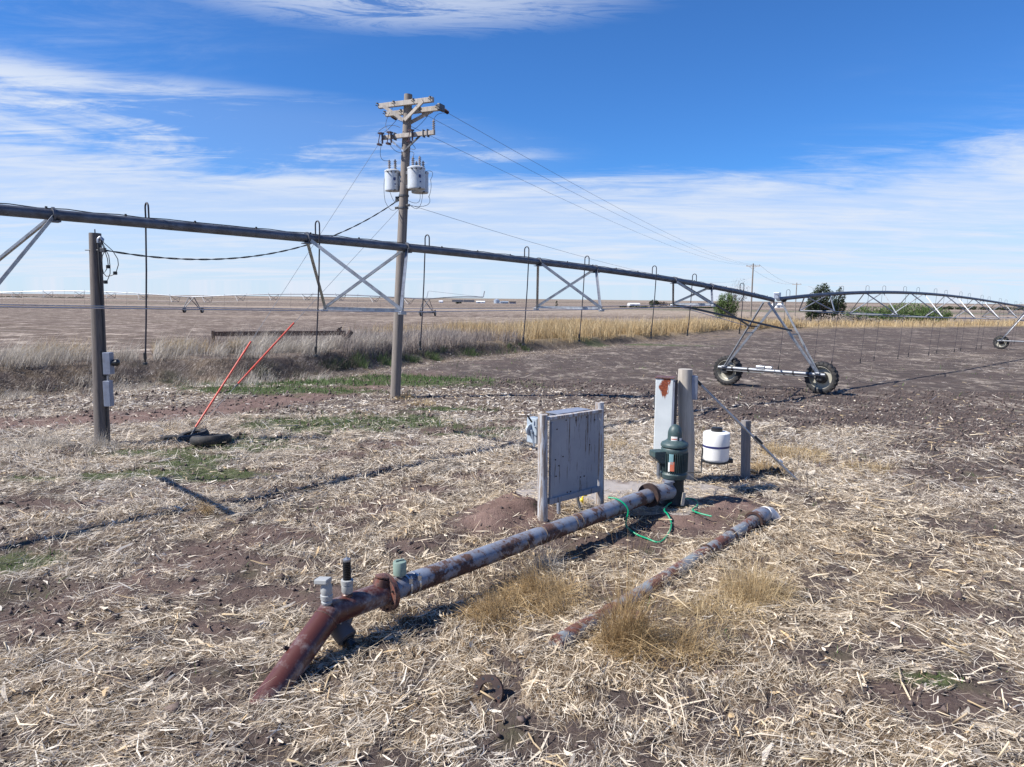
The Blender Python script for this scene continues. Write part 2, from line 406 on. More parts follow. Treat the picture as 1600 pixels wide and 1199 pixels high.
def painted_pipe(key, paint, rust, th, sc_=5., dirt=True):
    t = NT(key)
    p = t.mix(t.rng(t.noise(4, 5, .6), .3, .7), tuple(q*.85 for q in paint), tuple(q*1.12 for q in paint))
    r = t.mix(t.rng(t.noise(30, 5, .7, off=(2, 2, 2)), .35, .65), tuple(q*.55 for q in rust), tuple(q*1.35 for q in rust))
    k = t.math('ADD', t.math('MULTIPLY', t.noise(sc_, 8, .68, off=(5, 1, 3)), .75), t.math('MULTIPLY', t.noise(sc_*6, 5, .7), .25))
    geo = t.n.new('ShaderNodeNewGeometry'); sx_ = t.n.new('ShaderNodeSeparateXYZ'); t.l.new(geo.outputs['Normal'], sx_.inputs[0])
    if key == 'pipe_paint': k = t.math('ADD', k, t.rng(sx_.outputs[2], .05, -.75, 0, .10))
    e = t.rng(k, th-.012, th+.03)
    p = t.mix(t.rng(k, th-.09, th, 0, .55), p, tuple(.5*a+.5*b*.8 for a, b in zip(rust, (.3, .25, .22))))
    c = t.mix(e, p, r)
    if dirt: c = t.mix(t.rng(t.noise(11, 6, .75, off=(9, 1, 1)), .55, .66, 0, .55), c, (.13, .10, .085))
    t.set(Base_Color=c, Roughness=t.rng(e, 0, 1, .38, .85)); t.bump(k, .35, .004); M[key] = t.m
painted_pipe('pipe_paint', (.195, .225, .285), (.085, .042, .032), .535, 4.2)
painted_pipe('pipe_old', (.22, .255, .28), (.13, .05, .036), .505, 4.4)
painted_pipe('head_paint', (.20, .23, .29), (.11, .05, .036), .56, 7)
painted_pipe('primer_red', (.082, .026, .021), (.27, .24, .25), .575, 3.2, False)
painted_pipe('flange_rust', (.16, .055, .038), (.07, .033, .028), .50, 14, False)
def rust_streak():
    t = NT('cabinet_white'); c = t.mix(t.rng(t.noise(3, 4), .3, .7), (.50, .54, .55), (.60, .64, .64))
    s = t.n.new('ShaderNodeSeparateXYZ'); t.l.new(t.tc.outputs['Generated'], s.inputs[0])
    up = t.rng(s.outputs[2], .60, .86); nx = t.noise(14, 7, .65, stretch=(1, 1, .30))
    wob = t.math('ADD', t.math('MULTIPLY', t.math('ABSOLUTE', t.math('SUBTRACT', s.outputs[0], .42)), -3.0), 1.12)
    k = t.math('MULTIPLY', up, t.math('ADD', wob, t.math('MULTIPLY', t.math('SUBTRACT', nx, .5), 2.2)))
    r = t.mix(t.rng(t.noise(40, 4), .35, .65), (.11, .022, .012), (.30, .075, .025))
    c = t.mix(t.rng(k, .56, .66), c, r)
    c = t.mix(t.rng(t.noise(26, 6, .7, off=(1, 1, 4)), .64, .72, 0, .6), c, (.35, .22, .14))
    t.set(Base_Color=c, Roughness=.5); M['cabinet_white'] = t.m
rust_streak()
def tinted(key, stops, rough=.8, transl=0.):
    t = NT(key); a = t.attr('tint'); c = t.ramp(a, stops)
    v = t.noise(3.0, 3, .6); c = t.mix(.25, c, t.ramp(v, [(0.3, tuple(q*.6 for q in stops[0][1])), (.7, stops[-1][1])]))
    if key == 'straw': c = t.mix(t.math('MULTIPLY', t.attr('warm'), .95), c, t.mix(1., c, (1.0, .94, .82), 'MULTIPLY'))
    t.set(Base_Color=c, Roughness=rough)
    if transl:
        tr = t.n.new('ShaderNodeBsdfTranslucent'); t.l.new(c, tr.inputs[0]); mx = t.n.new('ShaderNodeMixShader'); mx.inputs[0].default_value = transl
        t.l.new(t.b.outputs[0], mx.inputs[1]); t.l.new(tr.outputs[0], mx.inputs[2]); t.l.new(mx.outputs[0], t.n['Material Output'].inputs[0])
    M[key] = t.m
tinted('straw', [(0, (.06, .045, .036)), (.22, (.27, .22, .175)), (.55, (.67, .61, .53)), (.88, (.90, .87, .82)), (1, (.60, .43, .22))], .8, .15)  # low end kept dark so the tint itself adds shade contrast
tinted('stalk', [(0, (.20, .13, .075)), (.5, (.48, .36, .20)), (1, (.74, .64, .47))], .6)
tinted('grass_pale', [(0, (.17, .145, .12)), (.5, (.42, .375, .32)), (1, (.72, .66, .57))], .85, .2)
tinted('grass_mauve', [(0, (.16, .13, .12)), (.5, (.30, .25, .225)), (1, (.47, .41, .35))], .85, .2)
tinted('grass_gold', [(0, (.24, .155, .07)), (.5, (.47, .335, .17)), (1, (.66, .53, .32))], .85, .2)
tinted('weed_gold', [(0, (.17, .10, .045)), (.5, (.38, .25, .11)), (1, (.56, .42, .23))], .85, .15)
tinted('grass_green', [(0, (.025, .055, .014)), (.5, (.065, .135, .026)), (1, (.14, .24, .05))], .7, .25)
tinted('leaf_dark', [(0, (.010, .020, .009)), (.5, (.028, .048, .018)), (1, (.06, .085, .032))], .7, .15)
tinted('leaf_green', [(0, (.03, .06, .018)), (.5, (.075, .13, .035)), (1, (.15, .22, .06))], .7, .2)
tinted('twig', [(0, (.07, .055, .045)), (.5, (.14, .115, .10)), (1, (.24, .20, .175))], .9)
tinted('clod', [(0, (.05, .036, .033)), (.5, (.10, .072, .065)), (1, (.16, .12, .105))], .95)
def ground_mat():
    t = NT('ground_soil_and_straw')
    cov, fld, grn, drt, far = (t.attr(k) for k in ('cover', 'field', 'green', 'dirt', 'beyond'))
    gold = t.attr('gold')
    # soil
    so_ = t.mix(t.rng(t.noise(.9, 7, .7), .3, .7), (.034, .026, .0235), (.078, .061, .053))
    so_ = t.mix(t.rng(t.noise(24, 5, .7), .40, .68, 0, .85), so_, (.125, .10, .09))
    dt = t.mix(t.rng(t.noise(2.5, 7, .7), .3, .7), (.135, .088, .074), (.225, .155, .132))
    so_ = t.mix(drt, so_, dt)
    # thatch: strands in several directions, at several sizes
    def strands(s, rot, off):
        return t.noise(s, 3, .7, stretch=(1, .11, .3), rot=(0, 0, rot), off=off, dist=.5)
    s1 = t.math('MAXIMUM', strands(60, .5, (0, 0, 0)), strands(55, 2.0, (4, 1, 0)))
    s2 = t.math('MAXIMUM', strands(22, 1.2, (2, 7, 0)), strands(19, 2.7, (6, 2, 0)))
    s3 = t.math('MAXIMUM', strands(6, 2.5, (1, 5, 0)), strands(5, .9, (8, 3, 0)))
    st = t.math('ADD', t.math('MULTIPLY', s1, .40), t.math('ADD', t.math('MULTIPLY', s2, .36), t.math('MULTIPLY', s3, .24)))
    stv = t.rng(st, .46, .68)
    straw = t.ramp(stv, [(0, (.035, .026, .021)), (.4, (.13, .10, .08)), (.75, (.38, .33, .28)), (1, (.68, .63, .56))])  # dark end paints the shade of gaps between strands into the colour
    straw = t.mix(t.rng(t.noise(.7, 4, .6, off=(5, 5, 0)), .45, .72, 0, .5), straw, t.mix(.5, straw, (.42, .30, .16)))
    straw = t.mix(t.attr('warm'), straw, t.mix(1., straw, (1.0, .92, .78), 'MULTIPLY'))
    # coverage threshold with ragged edge
    e = t.math('ADD', t.math('SUBTRACT', cov, .5), t.math('MULTIPLY', t.math('SUBTRACT', st, .575), 3.4))
    e = t.math('ADD', e, t.math('MULTIPLY', t.math('SUBTRACT', t.noise(1.4, 6, .7, off=(3, 9, 0)), .5), .9))
    c = t.mix(t.rng(e, -.09, .09), so_, straw)
    # the fields beyond the bank: stubble seen from far away
    sp1 = t.noise(2.4, 8, .8, stretch=(1, .5, 1)); bnd = t.noise(.035, 5, .6, stretch=(.25, 1, 1), rot=(0, 0, .06)); bd2 = t.noise(.006, 4, .55, stretch=(.22, 1, 1), off=(2, 3, 0))
    fc = t.mix(t.rng(sp1, .36, .62), (.048, .034, .028), (.20, .155, .122))
    fc = t.mix(t.rng(bnd, .42, .62, 0, .45), fc, (.135, .10, .085))
    fc = t.mix(t.rng(bd2, .50, .56, 0, .55), fc, (.36, .29, .22))
    fc = t.mix(t.rng(t.noise(.0045, 3, .5, stretch=(.16, 1, 1), off=(7, 1, 0)), .57, .60, 0, .7), fc, (.085, .105, .05))
    mid = t.noise(.55, 9, .82, stretch=(1, .6, 1), off=(3, 3, 0)); wide = t.noise(.10, 8, .8, stretch=(.5, 1.2, 1), off=(8, 1, 0))
    fc = t.mix(t.rng(mid, .50, .62, 0, .8), fc, (.50, .42, .35)); fc = t.mix(t.rng(wide, .47, .36, 0, .6), fc, (.085, .065, .055))
    rows = t.noise(4.5, 5, .65, stretch=(.05, 1, 1), rot=(0, 0, math.radians(-50)), dist=.3)
    c = t.mix(t.math('MULTIPLY', fld, t.rng(rows, .47, .36, 0, .40)), c, (.045, .034, .030))
    c = t.mix(t.math('MULTIPLY', fld, t.rng(rows, .54, .68, 0, .22)), c, (.34, .28, .235))
    c = t.mix(t.math('MULTIPLY', fld, t.rng(t.math('ADD', t.math('MULTIPLY', mid, .6), t.math('MULTIPLY', sp1, .4)), .515, .60, 0, .80)), c, (.40, .34, .28))
    c = t.mix(far, c, fc)
    c = t.mix(t.math('MULTIPLY', gold, .75), c, t.mix(t.rng(t.noise(3, 6, .7), .3, .7), (.20, .14, .075), (.47, .36, .20)))
    gc = t.mix(t.rng(t.noise(18, 5, .7), .35, .65), (.035, .05, .02), (.10, .13, .05))
    c = t.mix(t.math('MULTIPLY', grn, .8), c, gc)
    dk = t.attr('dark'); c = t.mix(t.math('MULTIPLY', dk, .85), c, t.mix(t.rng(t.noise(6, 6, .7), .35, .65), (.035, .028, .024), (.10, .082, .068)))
    t.set(Base_Color=c, Roughness=.95)
    t.b.inputs['Specular IOR Level'].default_value = .15
    h = t.math('ADD', t.math('MULTIPLY', st, 1.0), t.math('ADD', t.math('MULTIPLY', t.noise(9, 6, .7), .9), t.math('MULTIPLY', t.noise(38, 8, .8), .7)))
    t.bump(h, .9, .035); M['ground'] = t.m
ground_mat()
# ---------------------------------------------------------------- ground sheet
def axis_lines(a, b, step, far, grow=1.07):
    c = list(np.arange(a, b+1e-6, step)); s = step
    hi = []; p = b
    while p < far: s *= grow; p += s; hi.append(p)
    s = step; lo = []; p = a
    while p > -far: s *= grow; p -= s; lo.append(p)
    return np.array(lo[::-1]+c+hi)
gx = axis_lines(-8.5, 9.5, .055, 5200, 1.045)
s = .055; ys = list(np.arange(3.2, 16, .055)); p = ys[-1]
while p < 5600: s *= 1.016 if p < 70 else 1.05; p += s; ys.append(p)
lo = []; p = 3.2; s = .055
while p > -60: s *= 1.12; p -= s; lo.append(p)
gy = np.array(lo[::-1]+ys)
X, Y = np.meshgrid(gx, gy); X = X.ravel(); Y = Y.ravel()
Zg = height(X, Y)
cov, field, grn, dirt, bd, n1, n2, n3 = masks(X, Y)
dist = np.hypot(X, Y)
beyond = sst(4, 11, bd+3*(n1-.5))
gold = sst(-.4, 1.6, bd)*(1-sst(5, 9, bd+4*(n1-.5)))*sst(-4, 4, X+.12*Y-5)
gold = np.maximum(gold, .9*sst(.56, .66, n3)*sst(2, 6, bd)*(1-sst(22, 30, bd))*sst(-10, 5, X))
dark = np.exp(-((bd-.30)/1.0)**2)*(dist < 75)*np.clip(.3+2.2*(n1-.35), 0, 1)*(.35+.65*sst(-13, -7, X))  # darker ground colour along the face of the ditch bank
nx_, ny_ = len(gx), len(gy)
idx = np.arange(nx_*ny_).reshape(ny_, nx_)
faces = np.stack([idx[:-1, :-1].ravel(), idx[:-1, 1:].ravel(), idx[1:, 1:].ravel(), idx[1:, :-1].ravel()], 1)
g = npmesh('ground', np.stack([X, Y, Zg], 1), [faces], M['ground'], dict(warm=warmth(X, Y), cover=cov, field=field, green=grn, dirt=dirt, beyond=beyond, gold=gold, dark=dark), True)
tag(g, kind='structure')
# ---------------------------------------------------------------- strands, blades, stalks (vectorised)
def ribbons(name, x, y, L, wd, head, pitch, lift, tint, mat, curve=.15, droop=.0, z=None, seg=3, kind='stuff', label=None, roll=None):
    n = len(x); z = height(x, y) if z is None else z
    dx, dy = np.cos(head), np.sin(head); cp, sp = np.cos(pitch), np.sin(pitch)
    D = np.stack([dx*cp, dy*cp, sp], 1); S = np.stack([-dy, dx, np.zeros(n)], 1)
    roll = RNG.normal(0, .5, n) if roll is None else roll
    U = np.cross(D, S); S = S*np.cos(roll)[:, None]+U*np.sin(roll)[:, None]
    P0 = np.stack([x, y, z+lift], 1); V = []
    cv = RNG.normal(0, curve, n)*L; bz = RNG.normal(0, curve*.5, n)*L
    for i in range(seg):
        u = i/(seg-1)-.5
        off = (.25-u*u)*4
        c = P0 + D*(L*u)[:, None] + np.stack([-dy*cv, dx*cv, bz], 1)*off - np.array([0, 0, 1.])*(droop*L*(u+.5)**2)[:, None]
        w = wd*(1-.55*abs(u)*2)*.5
        V += [c-S*w[:, None], c+S*w[:, None]]
    V = np.stack(V, 1).reshape(-1, 3); k = 2*seg; b = np.arange(n)*k
    V[:, 2] = np.maximum(V[:, 2], np.repeat(z, k)+.001)
    fs = [np.stack([b+2*i, b+2*i+1, b+2*i+3, b+2*i+2], 1) for i in range(seg-1)]
    f = np.stack(fs, 1).reshape(-1, 4)
    o = npmesh(name, V, [f], mat, dict(tint=np.repeat(np.clip(tint, 0, 1), k), warm=np.repeat(np.clip(warmth(x, y)+RNG.normal(0, .12, n), 0, 1), k)))
    if kind: o['kind'] = kind
    return o
def blades(name, x, y, h, wd, head, lean, tint, mat, z=None, kind='stuff', bow=1., parent=None):
    n = len(x); z = height(x, y) if z is None else z
    dx, dy = np.cos(head), np.sin(head); fa = RNG.uniform(0, 6.28, n); S = np.stack([np.cos(fa), np.sin(fa), np.zeros(n)], 1)
    P0 = np.stack([x, y, z-.02], 1); hz = np.sin(lean); hv = np.cos(lean)
    def pt(u):
        k = (u**(1+bow))*h*hz; return P0+np.stack([dx*k, dy*k, u*h*(1-(1-hv)*u)], 1)
    a = pt(0.); m_ = pt(.5); t_ = pt(1.)
    V = np.stack([a-S*(wd*.5)[:, None], a+S*(wd*.5)[:, None], m_-S*(wd*.38)[:, None], m_+S*(wd*.38)[:, None], t_], 1).reshape(-1, 3)
    b = np.arange(n)*5
    o = npmesh(name, V, [np.stack([b, b+1, b+3, b+2], 1), np.stack([b+2, b+3, b+4], 1)], mat, dict(tint=np.repeat(np.clip(tint, 0, 1), 5)))
    if parent is not None: o.parent = parent
    if kind: o['kind'] = kind
    return o
def sample(n, ymin, ymax, power=1.0, margin=2.2, half=.80):
    """positions in the wedge of ground in view, density falling with distance"""
    u = RNG.random(n); e = 2-power            # density ~ y^-power per area, width ~ y
    y = (ymin**e + u*(ymax**e-ymin**e))**(1/e)
    x = (RNG.random(n)*2-1)*(half*y+margin); return x, y
PAD = [on_plane(px_, py_, .47) for px_, py_ in ((800, 768), (818, 757), (832, 749), (866, 742), (905, 745), (960, 749), (1010, 753), (1060, 752), (1110, 757), (1143, 764), (1136, 778), (1122, 786), (1108, 791), (1085, 797), (1074, 806), (1050, 803), (1010, 800), (965, 795), (900, 790), (850, 786), (820, 778))]
PADP = [(p_.x, p_.y) for p_ in PAD]
def keep(x, y, prob):
    return RNG.random(len(x)) < prob
def litter(name, n, ymin, ymax, power, fn, thick):
    x, y = sample(n, ymin, ymax, power)
    cov, field, grn, dirt, bd, n1, n2, n3 = masks(x, y)
    pd = sgn(x, y, PADP)
    rg = ground_at(763, 1082); k = (np.hypot(x-rg.x, y-rg.y+.05) > .17) & keep(x, y, np.clip(cov, 0.07, 1)**1.2*(bd < .3)*(1-.85*grn)*(1-.55*np.clip(dirt*1.3, 0, 1)*(y > 13))*(pd < .02+.30*(n2-.42)))
    return fn(name, x[k], y[k], cov[k], field[k], n1[k], n2[k])
def fine(name, x, y, cov, field, n1, n2):
    n = len(x); L = np.minimum(RNG.lognormal(math.log(.10), .62, n), .5); sc_ = np.clip(y/9, .85, 2.6)
    wd = RNG.lognormal(math.log(.0036), .42, n)*sc_
    flow = 2.2*fbm(x*.35+5, y*.35, 2)*3.1
    head = np.where(RNG.random(n) < .45, flow+RNG.normal(0, .35, n), RNG.uniform(0, 6.28, n))
    pit = RNG.normal(0, .32, n); lift = np.abs(RNG.normal(.0, .026, n))+.004+.10*np.clip(fbm(x*3.1, y*3.1+9, 3)-.48, 0, 1)
    t = np.clip(RNG.normal(.56, .33, n)+.25*(n2-.5)-.10*field, 0, .92); t = np.where(RNG.random(n) < .05, .97, t)
    return ribbons(name, x, y, L*np.clip(sc_, 1, 1.6), wd, head, pit, lift, t, M['straw'], .12)
def husk(name, x, y, cov, field, n1, n2):
    n = len(x); L = np.minimum(RNG.lognormal(math.log(.10), .55, n), .36); sc_ = np.clip(y/10, .9, 1.6)
    wd = RNG.lognormal(math.log(.0125), .5, n)*sc_
    t = np.clip(RNG.normal(.74, .2, n), 0, .92); t = np.where(RNG.random(n) < .07, .98, t)
    return ribbons(name, x, y, L, wd, RNG.uniform(0, 6.28, n), RNG.normal(0, .25, n), np.abs(RNG.normal(0, .02, n))+.008, t, M['straw'], .10)
tag(litter('straw_litter', 430000, 3.9, 19, .9, fine, 0), 'fine broken straw lying thick over the yard around the pipes')
tag(litter('straw_litter', 90000, 14, 70, 1.25, fine, 0), 'thinner scattered straw on the tilled field and track further back')
tag(litter('husk_litter', 74000, 3.9, 26, 1.0, husk, 0), 'broad pale corn husks and leaf scraps strewn over the ground')
def pad_litter():
    n = 22000; x = RNG.uniform(-.6, 5.0, n); y = RNG.uniform(10.2, 13.6, n); pd = sgn(x, y, PADP); q = fbm(x*1.7, y*1.7, 3)
    k = (pd > -.05) & (RNG.random(n) < np.clip(.10+1.7*np.exp(-pd/.25)+4.5*(q-.50), .03, 1)); x, y = x[k], y[k]; n = len(x)
    tag(ribbons('straw_litter', x, y, RNG.lognormal(math.log(.09), .45, n), RNG.uniform(.003, .010, n), RNG.uniform(0, 6.28, n), RNG.normal(0, .12, n), np.abs(RNG.normal(0, .012, n))+.006, np.clip(RNG.normal(.5, .25, n), 0, 1), M['straw'], .12, z=np.full(n, .475)), 'loose straw blown over the concrete pump pad')
pad_litter()
def stalks(name, n, ymin, ymax, Lm, rr, fieldonly):
    x, y = sample(n, ymin, ymax, 1.0)
    cov, field, grn, dirt, bd, n1, n2, n3 = masks(x, y)
    w = np.clip(.25+field+.8*sst(-1, 4, x), .12, 1)*np.clip(1.15-(y-9)/14, .12, 1)*(bd < 0)*(sgn(x, y, PADP) < -.1)
    k = keep(x, y, w); x, y = x[k], y[k]; n = len(x)
    z = height(x, y); L = RNG.lognormal(math.log(Lm), .55, n); L = np.clip(L, .04, .8); r = RNG.uniform(*rr, n)*np.clip(y/12, 1, 1.3)
    head = RNG.uniform(0, 6.28, n); pit = np.clip(RNG.normal(.03, .14, n), -.1, .6); st = RNG.random(n) < .05; pit = np.where(st, RNG.uniform(.9, 1.5, n), pit); L = np.where(st, np.minimum(L, .16), L)
    D = np.stack([np.cos(head)*np.cos(pit), np.sin(head)*np.cos(pit), np.sin(pit)], 1)
    S = np.stack([-np.sin(head), np.cos(head), np.zeros(n)], 1); U = np.cross(D, S)
    C = np.stack([x, y, z+r*.9+.012], 1); V = []
    bend = RNG.normal(0, .035, n)*L
    for u in (0., .5, 1.):
        for q in range(5):
            a = 2*math.pi*q/5; V.append(C+D*(L*u)[:, None]+S*(r*math.cos(a)*(1-.15*u)+(bend if u == .5 else 0))[:, None]+U*(r*math.sin(a)*(1-.15*u))[:, None])
    V = np.stack(V, 1).reshape(-1, 3); b = np.arange(n)*15; fs = []
    for i in range(2):
        for q in range(5): fs.append(np.stack([b+i*5+q, b+i*5+(q+1) % 5, b+i*5+5+(q+1) % 5, b+i*5+5+q], 1))
    e1 = np.stack([b+4, b+3, b+2, b+1, b], 1); e2 = np.stack([b+10+q for q in range(5)], 1)
    t = np.clip(RNG.normal(.55, .27, n), 0, 1)
    return tag(npmesh(name, V, [np.concatenate(fs), e1, e2], M['stalk'], dict(tint=np.repeat(t, 15))), kind='stuff')
tag(stalks('corn_stalks', 3600, 4, 34, .15, (.004, .0105), True), 'broken golden corn stalks lying loose on the soil')
def clods(n):
    x, y = sample(n, 4, 30, 1.0)
    cov, field, grn, dirt, bd, n1, n2, n3 = masks(x, y)
    k = keep(x, y, np.clip(1.15-cov, 0, 1)**1.5*(bd < 0)*(1-.6*dirt)*(sgn(x, y, PADP) < 0)); x, y = x[k], y[k]; n = len(x)
    z = height(x, y); r = RNG.lognormal(math.log(.012), .55, n)*np.clip(y/9, 1, 1.9); r = np.minimum(r, .06)
    base = np.array([(1, 0, 0), (-1, 0, 0), (0, 1, 0), (0, -1, 0), (0, 0, 1), (0, 0, -1)], float)
    V = np.stack([np.stack([x, y, z+r*.3], 1)]*6, 1)+base[None]*r[:, None, None]*RNG.uniform(.55, 1.35, (n, 6, 3))+RNG.normal(0, .25, (n, 6, 3))*r[:, None, None]
    V = V.reshape(-1, 3); b = np.arange(n)*6; T = [(0, 2, 4), (2, 1, 4), (1, 3, 4), (3, 0, 4), (2, 0, 5), (1, 2, 5), (3, 1, 5), (0, 3, 5)]
    f = np.concatenate([np.stack([b+i, b+j, b+k_], 1) for i, j, k_ in T])
    return tag(npmesh('soil_clods', V, [f], M['clod'], dict(tint=np.repeat(RNG.random(n), 6))), 'dark crumbly clods of soil between the straw', kind='stuff')
clods(48000)
# bank grasses
def along_bank(n, smin, smax, dlo, dhi, pw=1.):
    P = np.array(BANK); seg = np.hypot(*(P[1:]-P[:-1]).T); cs = np.concatenate([[0], np.cumsum(seg)])
    s_ = smin+(smax-smin)*RNG.random(n)**pw; s_ = np.clip(s_, 0, cs[-1]-.01)
    i = np.searchsorted(cs, s_, 'right')-1; i = np.clip(i, 0, len(seg)-1); t = (s_-cs[i])/seg[i]
    p = P[i]+(P[i+1]-P[i])*t[:, None]; d = (P[i+1]-P[i])/seg[i][:, None]
    o = RNG.uniform(dlo, dhi, n)
    return p[:, 0]-d[:, 1]*o, p[:, 1]+d[:, 0]*o, s_
BP = np.array(BANK); BS = np.concatenate([[0], np.cumsum(np.hypot(*(BP[1:]-BP[:-1]).T))])
def bs(i): return float(BS[i])
def bankgrass(name, n, i0, i1, dlo, dhi, hm, wd, mat, label, mean=.5, pw=1., lean=.55, hd=None, clump=.4, dscale=True):
    x, y, s_ = along_bank(n, bs(i0), bs(i1), dlo, dhi, pw)
    c = fbm(x*.8+2, y*.8+6, 3); k = RNG.random(len(x)) < np.clip((c-clump)*5+.25, .05, 1); x, y, c = x[k], y[k], c[k]; m_ = len(x)
    far = np.hypot(x, y); f = np.clip(far/32, 1, 4) if dscale else 1.
    c6 = fbm(x*1.9+21, y*1.9+4, 3); h = hm*np.clip(RNG.normal(1, .28, m_), .35, 1.7)*(.05+1.0*c+.9*c6); head = (RNG.normal(hd, .8, m_) if hd is not None else RNG.uniform(0, 6.28, m_))
    tag(blades(name, x, y, h, wd*f*RNG.uniform(.6, 1.4, m_), head, np.abs(RNG.normal(lean, .25, m_)), np.clip(RNG.normal(mean, .22, m_)+.6*(c-.5)+1.5*(c6-.5), 0, 1), M[mat]), label)
bankgrass('pale_grass', 36000, 0, 7, 1.0, 6.0, .66, .011, 'grass_pale', 'tall pale dry grass combed over the ditch bank at left', .40, 1., .75, .3, .46)
bankgrass('pale_grass', 9000, 0, 5, -2.2, .2, .34, .010, 'grass_pale', 'short bleached grass at the foot of the bank', .6, 1., .7, .2, .47)
bankgrass('dark_grass', 12000, 0, 9, -.1, 1.3, .30, .010, 'twig', 'dark brown weeds on the dark face of the ditch bank', .3, 1., .8, None, .35)
bankgrass('tan_grass', 12000, 0, 5, 4.5, 8.5, .55, .013, 'grass_gold', 'tan grass along the field edge behind the bank', .35, 1., .5, None, .5)
bankgrass('mauve_grass', 22000, 6, 9, .6, 9, .80, .012, 'grass_mauve', 'greyish purple dry weeds behind the utility pole', .5, 1., .5, None, .32)
bankgrass('golden_grass', 30000, 9, 13, .6, 7, 1.15, .013, 'grass_gold', 'tall golden grass along the ditch in the middle distance', .55, 1., .35, None, .36)
bankgrass('golden_grass', 24000, 12, 16, .5, 16, .95, .013, 'grass_gold', 'golden grass strip running on behind the wheeled tower', .5, 1.6, .45, None, .50)
bankgrass('green_tufts', 5200, 6, 9, -.5, .5, .36, .013, 'leaf_green', 'dark green grass tufts at the foot of the bank', .4, 1., .5, None, .50)
bankgrass('green_tufts', 1500, 4, 6, -.1, .6, .28, .013, 'leaf_dark', 'few green tufts on the dark bank edge', .35, 1., .5, None, .52)
def extra_gold():
    xs = []; ys = []
    for px_, py_, r in ((745, 510, 2.2), (640, 520, 2.0), (905, 500, 3), (860, 505, 2.5)):
        p = ground_at(px_, py_+8, Zs); n = 1500; xs.append(RNG.normal(p.x, r, n)); ys.append(RNG.normal(p.y, r*.6, n))
    x = np.concatenate(xs); y = np.concatenate(ys); n = len(x); f = np.hypot(x, y)
    tag(blades('golden_grass', x, y, RNG.normal(1.15, .25, n), .016*np.clip(f/32, 1, 3)*RNG.uniform(.6, 1.4, n), RNG.uniform(0, 6.28, n), np.abs(RNG.normal(.3, .2, n)), np.clip(RNG.normal(.6, .2, n), 0, 1), M['grass_gold']), 'isolated patches of golden grass in the stubble past the ditch')
extra_gold()
def green_near():
    x, y = sample(330000, 5, 60, 1.0)
    cov, field, grn, dirt, bd, n1, n2, n3 = masks(x, y)
    k = keep(x, y, grn**1.1*(bd < 0)*(y < 45)); x, y = x[k], y[k]; n = len(x)
    tag(blades('green_grass', x, y, RNG.lognormal(math.log(.075), .4, n)*np.clip(y/13, 1, 2), RNG.uniform(.005, .011, n)*np.clip(y/12, 1, 3), RNG.uniform(0, 6.28, n), np.abs(RNG.normal(.7, .3, n)), np.clip(RNG.normal(.5, .25, n), 0, 1), M['grass_green']), 'fresh green grass and weeds sprouting in patches in the yard')
green_near()
def yard_grass():
    x, y = sample(30000, 7, 24, .8)
    k = (x < -1.0) & (x > -.85*y-1) ; w = sst(-1.5, -6, x)*np.clip((fbm(x*.8, y*.8, 3)-.42)*5, 0, 1)*(bank_d(x, y) < -1)
    cov = masks(x, y)[0]; k &= RNG.random(len(x)) < w*cov; x, y = x[k], y[k]; n = len(x)
    tag(blades('pale_grass', x, y, RNG.uniform(.08, .26, n), RNG.uniform(.004, .008, n)*np.clip(y/11, 1, 2), RNG.normal(.5, 1.0, n), np.abs(RNG.normal(1.0, .3, n)), np.clip(RNG.normal(.65, .22, n), 0, 1), M['grass_pale']), 'bleached grass flattened on the left part of the yard')
yard_grass()
# ---- dry weed clumps, each a plant of its own
def clump(px_, py_, h, r, n, label, mat='weed_gold', lean=.45, head=None):
    p = Gt(px_, py_); t = thing('dry_weed_clump', p, label, 'weed', 'dry weed clumps in the yard')
    n = int(n*.8); x = RNG.normal(0, r*.42, n); y = RNG.normal(0, r*.36, n)
    nb = 7; cx = RNG.normal(0, r*.45, nb); cy = RNG.normal(0, r*.4, nb); k = RNG.integers(0, nb, n); m_ = RNG.random(n) < .6
    x = np.where(m_, cx[k]+RNG.normal(0, r*.12, n), x); y = np.where(m_, cy[k]+RNG.normal(0, r*.10, n), y)
    rr = np.clip(np.hypot(x, y)/r, 0, 1.3)
    hd = np.arctan2(y, x)+RNG.normal(0, 1.3, n) if head is None else RNG.normal(head, .8, n)
    hh = h*RNG.beta(1.6, 2.2, n)*1.9*(1-.45*rr)+.03; z = height(p.x+x, p.y+y)-p.z
    ln = np.clip(np.abs(RNG.normal(lean*.6, .30, n))+.55*rr+np.where(RNG.random(n) < .15, .6, 0), 0, 1.5)
    o = blades('stems', x, y, hh, RNG.uniform(.0018, .0044, n)*max(1, p.y/8), hd, ln, RNG.normal(.58, .30, n), M[mat], z=z, kind='stuff', parent=t, bow=1.3)
    k2 = int(n*.45); a_ = RNG.uniform(0, 6.28, k2); q_ = r*np.sqrt(RNG.random(k2))*.9; xx = q_*np.cos(a_); yy = q_*.85*np.sin(a_)
    t_ = ribbons('broken_stems', xx, yy, h*RNG.uniform(.35, 1.1, k2), RNG.uniform(.002, .0065, k2)*max(1, p.y/9), a_+RNG.normal(0, .6, k2), np.clip(RNG.normal(.35, .4, k2), -.3, 1.3), RNG.uniform(.01, .12, k2), RNG.normal(.6, .3, k2), M[mat], .22, .25, z=height(p.x+xx, p.y+yy)-p.z)
    t_.parent = t
    return t
clump(975, 1012, .88, .24, 1500, 'tall rusty golden weed growing over the buried grey pipe')
clump(1040, 1012, .34, .5, 900, 'lower golden weed just right of the tallest one', lean=.8)
clump(845, 935, .48, .55, 2200, 'spreading golden grass mound between the two pipes', lean=.95, head=2.9)
clump(770, 965, .36, .42, 1300, 'flattened golden grass below the bracket of the painted pipe', lean=1.0, head=3.2)
